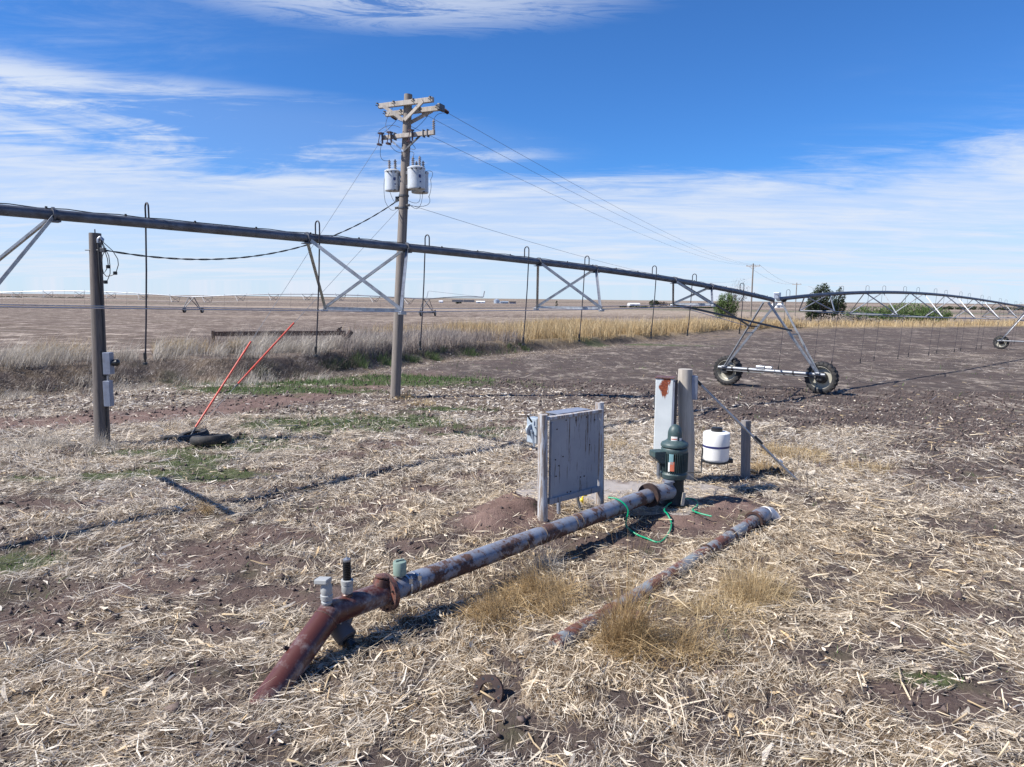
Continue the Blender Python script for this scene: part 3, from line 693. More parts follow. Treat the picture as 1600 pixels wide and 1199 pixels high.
clump(1175, 935, .58, .42, 1700, 'pale golden weed clump right of the buried pipe', 'grass_gold', .7)
clump(1120, 960, .34, .5, 800, 'bleached weed clump at the elbow end of the old pipe', 'grass_gold', .9)
clump(1080, 1010, .22, .5, 700, 'flat straw coloured weeds right of the golden weed', 'grass_gold', 1.1)
clump(320, 802, .24, .16, 220, 'small dry tuft standing in the pipe shadow')
clump(852, 892, .42, .20, 500, 'dead grass standing against the painted pipe', 'grass_pale', .5)
clump(1240, 715, .40, .8, 1300, 'golden weeds behind the diagonal brace foot', 'grass_gold', .8)
clump(1200, 740, .34, .5, 700, 'dry weeds around the short square post', 'weed_gold', .8)
clump(1350, 735, .26, .6, 500, 'pale weed patch right of the brace', 'grass_gold', .9)
clump(1250, 775, .20, .25, 250, 'dark stubby weed at the foot of the brace', 'twig', .8)
clump(160, 700, .34, .4, 700, 'bleached grass round the base of the left service post', 'grass_pale', .7)
clump(60, 700, .36, .7, 900, 'pale grass clump at the left edge of the yard', 'grass_pale', .8, 0.)
clump(628, 622, .18, .5, 500, 'straw coloured grass at the base of the utility pole', 'grass_gold', .8)
clump(660, 632, .20, .5, 400, 'golden grass just right of the utility pole base', 'grass_gold', .8)
clump(700, 735, .12, .7, 500, 'low dry grass between the wheel tracks', 'grass_pale', 1.0)
clump(960, 700, .30, .6, 260, 'thin pale stems right of the painted board', 'grass_gold', .3)
clump(900, 790, .20, .4, 420, 'dry grass beneath the painted board', 'grass_gold', .8)
clump(1020, 760, .16, .4, 300, 'short weeds behind the pump pad', 'grass_gold', .8)
# ================================================================ CENTRE PIVOT
VZ = Vector((0, 0, 1))
def V3(xy, z): return Vector((xy[0], xy[1], z))
wl = ground_at(1130, 603); wr = ground_at(1277, 617)
T1 = Vector(((wl.x+wr.x)/2, (wl.y+wr.y)/2)); pang = math.radians(45.25)
PD = Vector((math.cos(pang), math.sin(pang)))              # along the pipe, away from the camera
w2 = ground_at(1562, 546); T2 = Vector((w2.x, w2.y)) + Vector((.742, -.670))*1.98
SP = 6.8; O1 = T1 - PD*SP*3.72
pivot = thing('center_pivot', (T1.x, T1.y, base_z(T1.x, T1.y)), 'long galvanized irrigation pivot with trussed pipe on wheeled towers crossing the whole yard', 'irrigation pivot')
def interp(tab, s):
    if s <= tab[0][0]: return tab[0][1]+(s-tab[0][0])*(tab[1][1]-tab[0][1])/(tab[1][0]-tab[0][0])
    for (a, za), (b, zb) in zip(tab, tab[1:]):
        if s <= b: return za+(zb-za)*(s-a)/(b-a)
    return tab[-1][1]
def span(root, A0, d, s0, s1, zf, centers, half, w, drop, hoses, mats, lod=0, hang=None, rods=True, pr=.084, outlets=True, hose_z=2.15):
    """pipe along d from A0; s measured in metres along it"""
    q = Vector((d.y, -d.x))                                 # near side
    P = lambda s_, dz=0., o=0.: Vector((A0.x+d.x*s_+q.x*o, A0.y+d.y*s_+q.y*o, zf(s_)+dz))
    n = max(8, int((s1-s0)/1.1)); ss_ = [s0+(s1-s0)*i/n for i in range(n+1)]
    MB().tube([P(a) for a in ss_], pr, 16 if lod == 0 else 8).build('span_pipe', mats[0], root, 50)
    nodes = []
    for ci, c in enumerate(centers):
        a, b = c-half, c+half; dr_ = drop[ci] if isinstance(drop, list) else drop; w_i = w[ci] if isinstance(w, list) else w
        nz = lambda o: P(c, -dr_, o)
        fa, ne = nz(-w_i), nz(w_i); nodes.append((fa, ne))
        k = 1 if lod < 2 else 1.5
        for (s_, node, sg) in ((a, fa, 1), (a, ne, -1), (b, fa, -1), (b, ne, 1)):
            top = P(s_, -pr*.6, pr*.7*(1 if node is ne else -1))
            m_ = MB()
            if lod == 0: m_.angle(top, node, .062, .008, sg)
            else: m_.tube([top, node], .030*k, 4)
            m_.build('truss_strut', mats[1], root)
        m_ = MB()
        if lod == 0: m_.angle(fa, ne, .065, .008); m_.box((fa+ne)/2, (.3, .12, .012), (Vector((q.x, q.y, 0)), Vector((d.x, d.y, 0)), VZ))
        else: m_.tube([fa, ne], .03*k, 4)
        m_.build('truss_cross_bar', mats[1], root)
        if lod == 0:
            for s_ in (a, b):                              # saddle plates under the pipe
                MB().box(P(s_, -pr-.02), (.16, .20, .02), (Vector((d.x, d.y, 0)), Vector((q.x, q.y, 0)), VZ)).lathe(P(s_-.02), Vector((d.x, d.y, 0)), [(0, pr+.035), (.035, pr+.035)], 16).build('pipe_flange', mats[0], root, 40)
            for nd in (fa, ne): MB().box(nd+VZ*-.02, (.14, .10, .07), (Vector((d.x, d.y, 0)), Vector((q.x, q.y, 0)), VZ)).build('node_plate', mats[1], root, bevel=.008)
    if rods:
        for (f0, n0), (f1, n1_) in zip(nodes, nodes[1:]):
            MB().tube([f0, f1], .010 if lod < 2 else .016, 5).build('truss_rod', mats[3], root, 60)
            MB().tube([n0, n1_], .010 if lod < 2 else .016, 5).build('truss_rod', mats[3], root, 60)
    if outlets and lod == 0:
        m_ = MB(); s_ = s0+.4
        while s_ < s1: m_.cyl(P(s_, pr-.01), P(s_, pr+.035), .018, n=6); s_ += 1.13
        o_ = m_.build('outlet_plugs', mats[4], root); o_['kind'] = 'stuff'
        MB().tube([P(a, pr+.012+.01*math.sin(a*9), -.03+.015*math.sin(a*4)) for a in [s0+(s1-s0)*i/(n*3) for i in range(n*3+1)]], .0085, 5).build('control_cable', mats[4], root, 60)
    for i, s_ in enumerate(hoses):
        sg = hang(i) if hang else (1 if i % 2 else -1)
        bot = hose_z
        o0, o1 = 0.0, .155*sg; top = P(s_, .27)
        pts = [P(s_, pr)] + [P(s_, .20)] + [P(s_, .27+.078*math.sin(t_*math.pi/6)*1.0, o1/2-(o1/2)*math.cos(t_*math.pi/6)) for t_ in range(0, 7)]
        ln = P(s_, 0, o1); lean = Vector((-.055, .0, 0))
        gz = base_z(ln.x, ln.y)
        zb = bot+gz if bot < 2.1 else bot
        L = ln.z-zb
        pts += [ln+VZ*.1, ln+lean*L*.25-VZ*L*.33, ln+lean*L*.62-VZ*L*.70, ln+lean*L-VZ*L]
        m_ = MB().tube(pts, .0145 if lod == 0 else (.010 if lod < 2 else .018), 7 if lod == 0 else 4)
        h_ = m_.build('drop_hose', mats[2], root, 70)
        e = ln+lean*L-VZ*L
        if lod < 2:
            MB().lathe(e+VZ*.16, -VZ, [(0, .018), (.01, .028), (.12, .028), (.13, .016), (.17, .016), (.18, .036), (.21, .040), (.225, .018)], 8).build('sprinkler_nozzle', M['black_plastic'], h_, 40)
    return P, nodes
def wheel(root, c, axis, R, wd, proto=None):
    if proto:
        a = proto[0].copy(); COL.objects.link(a); a.parent = root; a.location = c-Vector(root.location)
        a.rotation_euler = (0, 0, math.atan2(axis.y, axis.x)-proto[1])
        for ch in proto[0].children:
            k = ch.copy(); COL.objects.link(k); k.parent = a
        return a
    w_ = bpy.data.objects.new('wheel', None); link(w_, root); w_.location = c-Vector(root.location); w_.empty_display_size = .2
    ax = Vector((axis.x, axis.y, 0)).normalized(); h = wd/2
    MB().lathe(c, ax, [(-h*.80, R*.66), (-h*.98, R*.76), (-h, R*.86), (-h*.80, R*.93), (-h*.3, R*.955), (h*.3, R*.955), (h*.80, R*.93), (h, R*.86), (h*.98, R*.76), (h*.80, R*.66)], 40, False).build('tyre', M['rubber'], w_, 40)
    m_ = MB(); a, b = frame(ax); N = 22
    for i in range(N):
        for sd in (-1, 1):
            t = 2*math.pi*(i+(.5 if sd > 0 else 0))/N; t2 = t+.13
            r1 = a*math.cos(t)+b*math.sin(t); r2 = a*math.cos(t2)+b*math.sin(t2)
            m_.bar(c+ax*(sd*h*1.0)+r1*R*.93, c+ax*(sd*.02)+r2*R*.96, R*.055, R*.05, up=r1)
            m_.bar(c+ax*(sd*h*1.01)+r1*R*.83, c+ax*(sd*h*.97)+r1*R*.96, R*.05, .016, up=ax)
    o_ = m_.build('tread_lugs', M['rubber'], w_); o_['kind'] = 'stuff'
    MB().lathe(c, ax, [(-h*.86, R*.67), (-h*.80, R*.70), (-h*.70, R*.65), (h*.25, R*.60), (h*.42, R*.54), (h*.30, R*.30), (.0, R*.20), (.0, .001)], 32, False).build('rim', M['rim_cream'], w_, 35)
    MB().lathe(c, ax, [(h*.86, R*.67), (h*.80, R*.70), (h*.66, R*.66), (h*.60, R*.58), (h*.58, .001)], 32, False).build('rim', M['rim_cream'], w_, 35)
    MB().lathe(c, ax, [(-.20, .05), (-.18, .12), (-.10, .20), (-.02, .23), (.06, .24)], 14).build('wheel_hub', M['dark_gearbox'], w_, 40)
    m_ = MB()
    for i in range(8):
        t = 2*math.pi*i/8; m_.cyl(c+(a*math.cos(t)+b*math.sin(t))*.115-ax*.03, c+(a*math.cos(t)+b*math.sin(t))*.115+ax*.01, .014, n=6)
    m_.build('wheel_bolts', M['bright_steel'], w_)['kind'] = 'stuff'
    return w_
def tower(root, C0, d, ztop, gz, R=.665, base=1.98, lod=0, proto=None, mats=None, travel=None):
    """A-frame tower under the pipe at C0"""
    q = travel or Vector((.742, -.670)); q = q.normalized()
    D3 = Vector((d.x, d.y, 0)); Q3 = Vector((q.x, q.y, 0)); C3 = Vector((C0.x, C0.y, 0))
    zb = gz+.80
    k = max(1, lod*.8)
    b0, b1 = C3-Q3*(base+.26)+VZ*zb, C3+Q3*(base+.26)+VZ*zb
    m_ = MB(); m_.tube([b0, b1], .070*k, 12 if lod == 0 else 5)
    bb = m_.build('base_beam', M['beam_steel'], root, 50)
    if lod == 0:
        MB().box((b0+b1)/2-Q3*.35+VZ*.12, (.18, .36, .12), (D3, Q3, VZ)).cyl((b0+b1)/2-Q3*.15+VZ*.12, (b0+b1)/2+Q3*.12+VZ*.12, .07).build('drive_motor', M['bright_steel'], bb, bevel=.01)
        for s_ in (-.9, 1.0, 1.6, -1.6): MB().lathe((b0+b1)/2+Q3*(s_-.03), Q3, [(0, .085), (.06, .085)], 12).build('beam_clamp', M['dark_gearbox'], bb)
        for sg in (-1, 1): MB().cyl((b0+b1)/2+Q3*.2*sg-VZ*.11, (b0+b1)/2+Q3*(base-.1)*sg-VZ*.11, .022, n=8).build('drive_shaft', M['dull_steel'], bb)
    for sq in (-1, 1):
        for sd_ in (-1, 1):
            foot = C3+Q3*sq*(base-.05)+VZ*(zb+.03)+D3*.05*sd_
            top = C3+D3*(.62*sd_)+Q3*sq*.07+VZ*(ztop-.02-.10)
            m_ = MB()
            if lod == 0: m_.angle(foot, top, .085, .009, sq*sd_)
            else: m_.tube([foot, top], .04*k, 4)
            m_.build('tower_leg', mats[1], root)
        if lod == 0:
            m1 = C3+Q3*sq*(base*.47)+VZ*(zb+(ztop-zb)*.52)
            MB().angle(m1+D3*.34, m1-D3*.34, .05, .007).build('leg_brace', mats[1], root)
            MB().box(C3+Q3*sq*(base-.02)+VZ*(zb+.06), (.26, .20, .05), (D3, Q3, VZ)).build('foot_plate', mats[1], root, bevel=.006)
            MB().box(C3+Q3*sq*base+D3*.16+VZ*(zb-.14), (.24, .24, .24), (D3, Q3, VZ)).build('wheel_gearbox', M['dark_gearbox'], root, bevel=.03)
    out = []
    for sq in (-1, 1):
        c = C3+Q3*sq*base+D3*.34; g_ = base_z(c.x, c.y) if gz > -5 else 0
        c = Vector((c.x, c.y, g_+R*.985))
        if lod < 2:
            pr_ = wheel(root, c, d, R, .30, proto)
            if proto is None: proto = (pr_, math.atan2(d.y, d.x))
        else:
            ax = D3
            w_ = MB().lathe(c, ax, [(-.15, R*.6), (-.15, R*.9), (-.1, R), (.1, R), (.15, R*.9), (.15, R*.6)], 14).build('wheel', M['rubber'], root)
            MB().lathe(c-ax*.16, ax, [(0, .2), (.05, R*.5), (.33, R*.5)], 10).build('rim', M['rim_cream'], w_)
    return proto
PM = (M['pipe_galvanized'], M['galvanized'], M['black_hose'], M['bright_steel'], M['cable_black'])
# heights of the arched pipe, read off the sight lines in the vertical plane of the pipe
def zplane(px_, py_, C0, d):
    r = ray(px_, py_); n = Vector((-d.y, d.x)); k = (n.x*C0.x+n.y*C0.y)/(n.x*r.x+n.y*r.y)
    return ((r.x*k-C0.x)*d.x+(r.y*k-C0.y)*d.y, CH+r.z*k)
tab1 = [zplane(a, b, O1, PD) for a, b in ((0, 327), (85, 336.5), (235, 349), (480, 374), (635, 388), (838, 408.5), (932, 419), (1050, 438), (1111, 449), (1160, 458.5), (1203, 467))]
# an arc symmetric beyond what is seen
def arch(s_):
    if s_ < tab1[0][0]: return tab1[0][1]-.002*(s_-tab1[0][0])**2+.004*(s_-tab1[0][0])
    return interp(tab1, s_)
# smooth the table with a cubic fit
_c = np.polyfit([t_[0] for t_ in tab1], [t_[1] for t_ in tab1], 3)
def arch(s_): return float(np.polyval(_c, max(s_, -3.))) - (.012*(s_+3)**2 if s_ < -3 else 0)
HS = [x_*SP for x_ in (-.7, -.25, .206, .668, 1.095, 1.56, 1.955, 2.43, 2.83, 3.30)]
C1 = [-.18*SP-SP, -.18*SP, .82*SP, 1.82*SP, 2.80*SP]
ST = (T1-O1).length
# drop hose bottom heights
P1f, nodes1 = span(pivot, O1, PD, -1.9*SP, ST, arch, C1, .18*SP, [1.5, 1.5, 1.48, 1.20, .80], [1.4, 1.42, 1.42, 1.20, .74], HS, PM, 0, hose_z=2.45)
q1 = Vector((PD.y, -PD.x)); T3 = V3(T1, 0)
fa4, ne4 = nodes1[-1]; z1 = arch(ST)
zmid = z1-1.25
Qt = Vector((.742, -.670, 0))
Lp = T3-Qt*.80+V3(PD, 0)*-.35+VZ*(z1-1.10); Rp = T3+Qt*.93+V3(PD, 0)*-.2+VZ*(z1-1.25)
MB().angle(P1f(2.62*SP), Lp, .075, .008).build('span_end_brace', M['dull_steel'], pivot)
MB().angle(fa4, Rp, .07, .008).build('span_end_brace', M['dull_steel'], pivot)
MB().tube([fa4, Lp], .0125, 5).build('truss_rod', M['bright_steel'], pivot)
MB().angle(Lp, Lp+Qt*.45+VZ*-.02, .05, .007).build('span_end_brace', M['dull_steel'], pivot)
proto = tower(pivot, T1, PD, z1, base_z(T1.x, T1.y), mats=PM)
# tower box and flexible joint
tb = T3+V3(PD, 0)*.55+VZ*(z1+.16)+Qt*-.08
bx = MB().box(tb, (.18, .24, .30), (V3(PD, 0), Qt, VZ)).build('tower_box', M['box_white'], pivot, bevel=.012)
MB().box(tb-V3(PD, 0)*.104+VZ*.02, (.008, .20, .24), (V3(PD, 0), Qt, VZ)).build('box_lid', M['box_grey'], bx, bevel=.003)
MB().tube([T3+V3(PD, 0)*.95+VZ*z1, T3+V3(PD, 0)*1.1+VZ*(z1+.02)], .10, 14).build('flexible_boot', M['rubber'], pivot, 50)
MB().tube([T3+V3(PD, 0)*a+VZ*(z1+.12+.10*math.sin(a*5)) for a in (.2, .35, .5, .7, .85, 1.0, 1.3)], .012, 6).build('control_cable', M['cable_black'], pivot, 60)
for dz in (0.0,):
    MB().cyl(T3+VZ*(z1-.04)+V3(PD, 0)*.1, T3+VZ*(z1-.34)+V3(PD, 0)*.1, .03).build('pivot_joint', M['pipe_galvanized'], pivot, bevel=.005)
# second span
d2 = (T2-T1).normalized(); L2 = (T2-T1).length
tab2 = [zplane(a, b, T1, d2) for a, b in ((1215, 467.5), (1280, 461), (1340, 456.5), (1400, 457.5), (1450, 460), (1500, 464.5), (1550, 471), (1590, 478), (1600, 480))]
_c2 = np.polyfit([0.3]+[t_[0] for t_ in tab2], [z1]+[t_[1] for t_ in tab2], 3)
def arch2(s_): return float(np.polyval(_c2, s_))
n2c = [L2*(.085+.138*i) for i in range(7)]
hs2 = [L2*(.03+.0565*i) for i in range(17)]
span(pivot, T1, d2, .45, L2, arch2, n2c, 1.25, [.8, 1.2, 1.45, 1.5, 1.45, 1.2, .8], [.72, 1.15, 1.4, 1.45, 1.4, 1.15, .72], hs2, PM, 1, hose_z=.75)
z2 = arch2(L2)
tower(pivot, T2, d2, z2, base_z(T2.x, T2.y)-.0, proto=proto, lod=1, mats=PM)
span(pivot, T2, d2, .3, 26, lambda s_: z2+.04*s_-.0007*s_*s_, [4, 11, 18, 25], 1.25, 1.5, 1.4, [3, 6, 9, 12, 15, 18, 21], PM, 2, hose_z=.6)
# ================================================================ DISTANT PIVOT
f1 = ground_at(300, 489, Zs); f2 = ground_at(658, 494, Zs); f2 = Vector((f2.x, f2.y)); f1 = Vector((f1.x, f1.y))
f2 = f1+(f2-f1).normalized()*58
dp = thing('center_pivot', (f1.x, f1.y, Zs(*f1)), 'distant irrigation pivot standing low along the horizon at left', 'irrigation pivot')
dd = (f2-f1).normalized(); dm = (M['galvanized'], M['pipe_galvanized'], M['dull_steel'], M['pipe_galvanized'], M['cable_black'])
zt = A(300, 464.5, f1.y).z; zt2 = A(658, 467.5, f2.y).z
for k, (c0, za, zb, hh) in enumerate(((f1, zt, zt2, .95), (f1-dd*58, zt+.25, zt, 1.0), (f1-dd*116, zt+.4, zt+.25, 1.0))):
    span(dp, c0, dd, 0, 58, (lambda za, zb, hh: (lambda s_: za+(zb-za)*s_/58+hh*math.sin(math.pi*s_/58)))(za, zb, hh), [58*(i+.5)/7 for i in range(7)], 1.3, 1.5, 1.4, [3+5.5*i for i in range(10)], dm, 3, hose_z=1.3, pr=.12)
    gz_ = Zs(c0.x, c0.y)
    tower(dp, c0, dd, za, gz_, R=.75, mats=dm, lod=3, travel=Vector((.95, .3)))
tower(dp, f2, dd, zt2, Zs(*f2), R=.75, mats=dm, lod=3, travel=Vector((.75, .6)))
tip = A(755, 464.5, f2.y-1.0)
ov = lambda s_: zt2+(tip.z-zt2)*min(1, s_/16)+.25*math.sin(min(1, s_/16)*math.pi)
e_ = (Vector((tip.x, tip.y))-f2); e_ = e_.normalized(); oL = (Vector((tip.x, tip.y))-f2).length
MB().tube([V3(f2+e_*oL*i/6, ov(16*i/6)) for i in range(7)], .13, 6).build('overhang_pipe', dm[1], dp, 50)
MB().tube([V3(f2+e_*oL, tip.z), V3(f2+e_*(oL+.3), tip.z+1.4)], .13, 6).build('end_gun', dm[0], dp, 50)
tk = [V3(f2+e_*-.5, zt2), V3(f2+e_*.5, zt2+1.9), V3(f2+e_*oL, tip.z)]
MB().tube([V3(f2, zt2), V3(f2+e_*.4, zt2+1.8)], .07, 4).build('cable_mast', dm[0], dp)
MB().tube(tk[1:], .03, 4).build('mast_cable', dm[0], dp)
for i in range(2):
    c = f2+e_*oL*(.55+.2*i); MB().box(V3(c, ov(8)-.9), (2.6, .1, .5), (V3(e_, 0), V3((-e_.y, e_.x), 0), VZ)).build('truss_frame', dm[1], dp)
# ================================================================ UTILITY POLE
up0 = ground_at(617, 622); YP = up0.y
ptop = A(638, 148, YP); pole = thing('utility_pole', up0, 'tall weathered wooden utility pole carrying two crossarms and three grey transformer cans', 'utility pole')
def pp(py_, px_=None):                   # point on the pole axis at image height
    t = (622-py_)/(622-148.); a = A(617+21*t, py_, YP); return a
MB().tube([up0-VZ*.2, up0+(ptop-up0)*.33, up0+(ptop-up0)*.66, ptop], [.165, .155, .14, .125], 18).build('pole_shaft', M['wood_pole'], pole, 50)
LD = Vector((.42, .91, 0)).normalized(); AD = Vector((LD.y, -LD.x, 0))     # line direction, crossarm direction
def arm(px0, py0, px1, py1, off, w=.115, h=.145):
    c = pp((py0+py1)/2); c = c+LD*off
    # arm is horizontal along AD; choose its ends so that it reaches the two image columns
    def reach(px_):
        r = ray(px_, (py0+py1)/2); n = Vector((-r.y, r.x, 0)); return -(n.x*c.x+n.y*c.y)/(n.x*AD.x+n.y*AD.y)
    a, b = reach(px0), reach(px1)
    o_ = MB().box(c+AD*(a+b)/2, (b-a, w, h), (AD, LD, VZ)).build('crossarm', M['wood_arm'], pole, bevel=.008)
    return o_, c, a, b
arm1, c1, a1, b1 = arm(592, 170, 677, 158, -.20)
arm2, c2, a2, b2 = arm(603, 180, 690, 164, .20)
for cc, am, off in ((c1, arm1, -.26), (c2, arm2, .26)):
    for k in (.35, .95, -.35, -.95): MB().box(cc+AD*k+VZ*.075, (.05, .20, .03), (AD, LD, VZ)).cyl(cc+AD*k-LD*.16, cc+AD*k+LD*.16, .012, n=6).build('arm_bolt', M['dull_steel'], am)
for sg in (-1, 1):
    MB().bar(c1+AD*.72*sg-LD*.07-VZ*.03, pp(190)-LD*.16+AD*.02*sg, .05, .10).build('arm_brace', M['wood_arm'], pole)
    MB().bar(c2+AD*.72*sg+LD*.07-VZ*.03, pp(190)+LD*.16+AD*.02*sg, .05, .10).build('arm_brace', M['wood_arm'], pole)
arm3, c3, a3, b3 = arm(597, 222, 679, 207, -.20, .10, .125)
MB().bar(c3+AD*.62-VZ*.05, pp(238)-LD*.12, .035, .05).build('arm_brace', M['dull_steel'], pole)
MB().bar(c3-AD*.5-VZ*.05, pp(238)-LD*.12, .035, .05).build('arm_brace', M['bright_steel'], pole)
def insul(c, ax, n=4, r=.055, mat='porcelain', name='insulator', parent=None, step=.06):
    pr_ = [(0, .02)]
    for i in range(n): pr_ += [(.02+i*step, .025), (.03+i*step, r), (.045+i*step, r), (.055+i*step, .025)]
    pr_ += [(.04+n*step, .02)]
    return MB().lathe(c, ax, pr_, 10).build(name, M[mat], parent or pole, 35)
line_start = []
for k in (b2-.05, .28, a2+.06):
    s_ = c2+AD*k+LD*.10
    MB().cyl(s_, s_+LD*.12, .015, n=6).build('eye_bolt', M['dull_steel'], pole)
    insul(s_+LD*.12, (LD-VZ*.12), 4, .06, 'porcelain_brown'); line_start.append(s_+LD*.42-VZ*.04)
MB().box(c2+AD*(b2-.02)+LD*.0+VZ*.01, (.10, .32, .2), (AD, LD, VZ)).build('arm_end_fitting', M['dull_steel'], pole, bevel=.02)
cut = []
for k in (a3+.03, a3+.36, .36):
    c = c3+AD*k-LD*.10
    f_ = MB().bar(c+VZ*.12-LD*.05, c-VZ*.26-LD*.16, .022).bar(c+VZ*.10+AD*.05, c-VZ*.20+AD*.05, .05).box(c+VZ*.11, (.14, .16, .04), (AD, LD, VZ)).box(c-VZ*.24-LD*.08, (.10, .16, .05), (AD, LD, VZ)).build('fuse_cutout', M['porcelain_brown'], pole)
    cut.append(c)
for k in (b3-.03,):
    c = c3+AD*k; insul(c+VZ*.04, VZ, 5, .05, 'porcelain', 'lightning_arrester')
for k in (.75, .9, -.28):
    c = c3+AD*k; MB().box(c, (.025, .14, .22), (AD, LD, VZ)).build('arm_clamp', M['dull_steel'], pole)
# transformers
tf = []
def transformer(px_, pyt, pyb, r, off, face):
    c = pp((pyt+pyb)/2)+off
    t0 = A(px_, pyt, c.y); b0_ = A(px_, pyb, c.y); h = t0.z-b0_.z; c = Vector((t0.x, c.y, b0_.z))
    o_ = MB().lathe(c, VZ, [(0, r*.80), (.0, r*.96), (.03, r), (h*.06, r), (h-.06, r), (h-.05, r*1.04), (h-.01, r*1.04), (h, r*.98), (h+.03, r*.75), (h+.05, .0)], 28).build('transformer', M['transformer_grey'], pole, 40)
    for k in (-1, 1):
        q_ = c+AD*(r*.45*k)+VZ*(h+.02)
        insul(q_, VZ, 5, .052, 'porcelain' if k < 0 else 'porcelain', 'bushing', o_, .055)
    fx = face.normalized(); sx = Vector((-fx.y, fx.x, 0))
    MB().box(c+fx*(r+.004)+VZ*h*.55, (.012, .07, .09), (fx, sx, VZ)).build('number_patch', M['ink_blue'], o_)
    MB().box(c+fx*(r+.004)+VZ*h*.30+sx*.02, (.012, .04, .04), (fx, sx, VZ)).build('number_patch', M['ink_blue'], o_)
    for z_ in (.12, .85): MB().box((c+pp((pyt+pyb)/2))/2*1.0+VZ*0, (.001, .001, .001)) if False else None
    to = (pp((pyt+pyb)/2)-c); to.z = 0; dl = to.length; to.normalize(); tx = Vector((-to.y, to.x, 0))
    for z_ in (.16, .80): MB().box(c+to*(r+(dl-r)/2)+VZ*h*z_, (max(.05, dl-r-.05), .14, .10), (to, tx, VZ)).build('mounting_bracket', M['dull_steel'], o_)
    for k in range(3):
        a_ = fx*math.cos(-.9+k*.5)+sx*math.sin(-.9+k*.5); MB().cyl(c+a_*r*.95+VZ*h*.88, c+a_*(r+.07)+VZ*h*.90, .022, n=8).build('low_voltage_stud', M['dull_steel'], o_)
    MB().box(c+tx*0-fx*0+VZ*.01+fx*r*.9, (.12, .05, .04), (fx, sx, VZ)).build('ground_lug', M['dull_steel'], o_)
    tf.append((c, h, r)); return o_
camd = Vector((.17, -1, 0)).normalized()
transformer(613, 267, 299, .24, -AD*.42-LD*.05, camd+Vector((.3, 0, 0)))
transformer(656, 269, 302, .27, AD*.40+LD*.42, camd+Vector((.5, 0, 0)))
transformer(650.5, 262, 296, .27, AD*.45-LD*.12, camd+Vector((.4, 0, 0)))
def jumper(a, b, sag=.2, side=Vector((0, 0, 0)), r=.007, name='jumper_wire', parent=None):
    pts = [a+(b-a)*t-VZ*sag*4*t*(1-t)+side*4*t*(1-t) for t in [i/8 for i in range(9)]]
    return MB().tube(pts, r, 5).build(name, M['cable_black'], parent or pole, 70)
tops = [c+VZ*(h+.32) for c, h, r in tf]
jumper(cut[0]-VZ*.26, tops[0]-AD*.1, .15, -AD*.15); jumper(cut[1]-VZ*.26, pp(240)-LD*.2, .08)
jumper(cut[2]-VZ*.26, pp(232)-LD*.2+AD*.1, .15, AD*.25); jumper(tops[2]-AD*.12, pp(238)+AD*.1, -.05, AD*.1)
for i, (s_, c) in enumerate(zip(line_start, (c3+AD*(b3-.03)+VZ*.36, cut[2]+VZ*.14, cut[0]+VZ*.14))): jumper(s_, c, .18 if i else -.05, -LD*.15)
jumper(c1+AD*(a1+.5)-VZ*.1, cut[1]+VZ*.14, .1, -AD*.2); jumper(c3-AD*.9+VZ*.2, c3-AD*.1+VZ*.25, -.12)
c_, h_, r_ = tf[1]
jumper(c_+VZ*h_+AD*.15, c_+AD*(r_+.12)+VZ*h_*.6, -.1, AD*.18); jumper(c_+AD*(r_+.12)+VZ*h_*.6, c_+AD*(r_+.05)-VZ*.15, .0, AD*.05)
jumper(c_+AD*(r_+.05)-VZ*.1, pp(322)+AD*.2, .15, AD*.3); jumper(c_+AD*.0-VZ*.0, pp(314)+AD*.16, .18, AD*.15); jumper(c_+AD*.1, pp(319)+AD*.2, .3, AD*.1)
c_, h_, r_ = tf[0]
jumper(c_-AD*(r_+.02)+VZ*h_*.9, c_-AD*(r_+.04)-VZ*.3, .0, -AD*.05); jumper(c_-AD*(r_+.04)-VZ*.3, pp(320)-AD*.16, .22); jumper(c_-AD*.1, pp(314)-AD*.2, .15)
for py_, k in ((309, -1), (313, -1), (322, 1), (325, -1)):
    MB().box(pp(py_)+AD*.2*k-LD*.06, (.12, .06, .07), (AD, LD, VZ)).build('wire_clamp', M['dark_gearbox'], pole, bevel=.01)
for py_ in (306, 325): MB().lathe(pp(py_)-VZ*.03, VZ, [(0, .162), (.05, .162)], 16).build('pole_band', M['dull_steel'], pole)
MB().tube([up0+VZ*.1-AD*.17, pp(480)-AD*.165, pp(330)-AD*.155], .008, 5).build('ground_wire', M['wire_grey'], pole)
# far poles and the lines
fp_top = A(1177, 412, 130); fp_g = Vector((fp_top.x, 130, Zs(fp_top.x, 130)))
fp = thing('utility_pole', fp_g, 'middle distance wooden utility pole behind the green bush', 'utility pole')
MB().tube([fp_g-VZ*.3, fp_top], [.17, .12], 8).build('pole_shaft', M['wood_pole'], fp, 50)
ec = fp_top-VZ*.45
MB().box(ec, (2.4, .13, .16), (AD, LD, VZ)).build('crossarm', M['wood_arm'], fp)
for k in (-1.1, -.35, .35, 1.1): insul(ec+AD*k+VZ*.08, VZ, 2, .06, 'porcelain_brown', 'insulator', fp)
for sg in (-1, 1): MB().bar(ec+AD*.6*sg, ec-VZ*.6, .04).build('arm_brace', M['wood_arm'], fp)
f3t = A(1245, 442, 215); f3g = Vector((f3t.x, 215, Zs(f3t.x, 215)))
fp3 = thing('utility_pole', f3g, 'farthest utility pole left of the dark green tree', 'utility pole')
MB().tube([f3g-VZ*.3, f3t], [.17, .13], 8).build('pole_shaft', M['wood_pole'], fp3, 50)
MB().box(f3t-VZ*.5, (2.6, .14, .18), (AD, LD, VZ)).build('crossarm', M['wood_arm'], fp3)
for k in (-1.1, 0, 1.1): insul(f3t-VZ*.4+AD*k, VZ, 2, .07, 'porcelain_brown', 'insulator', fp3)
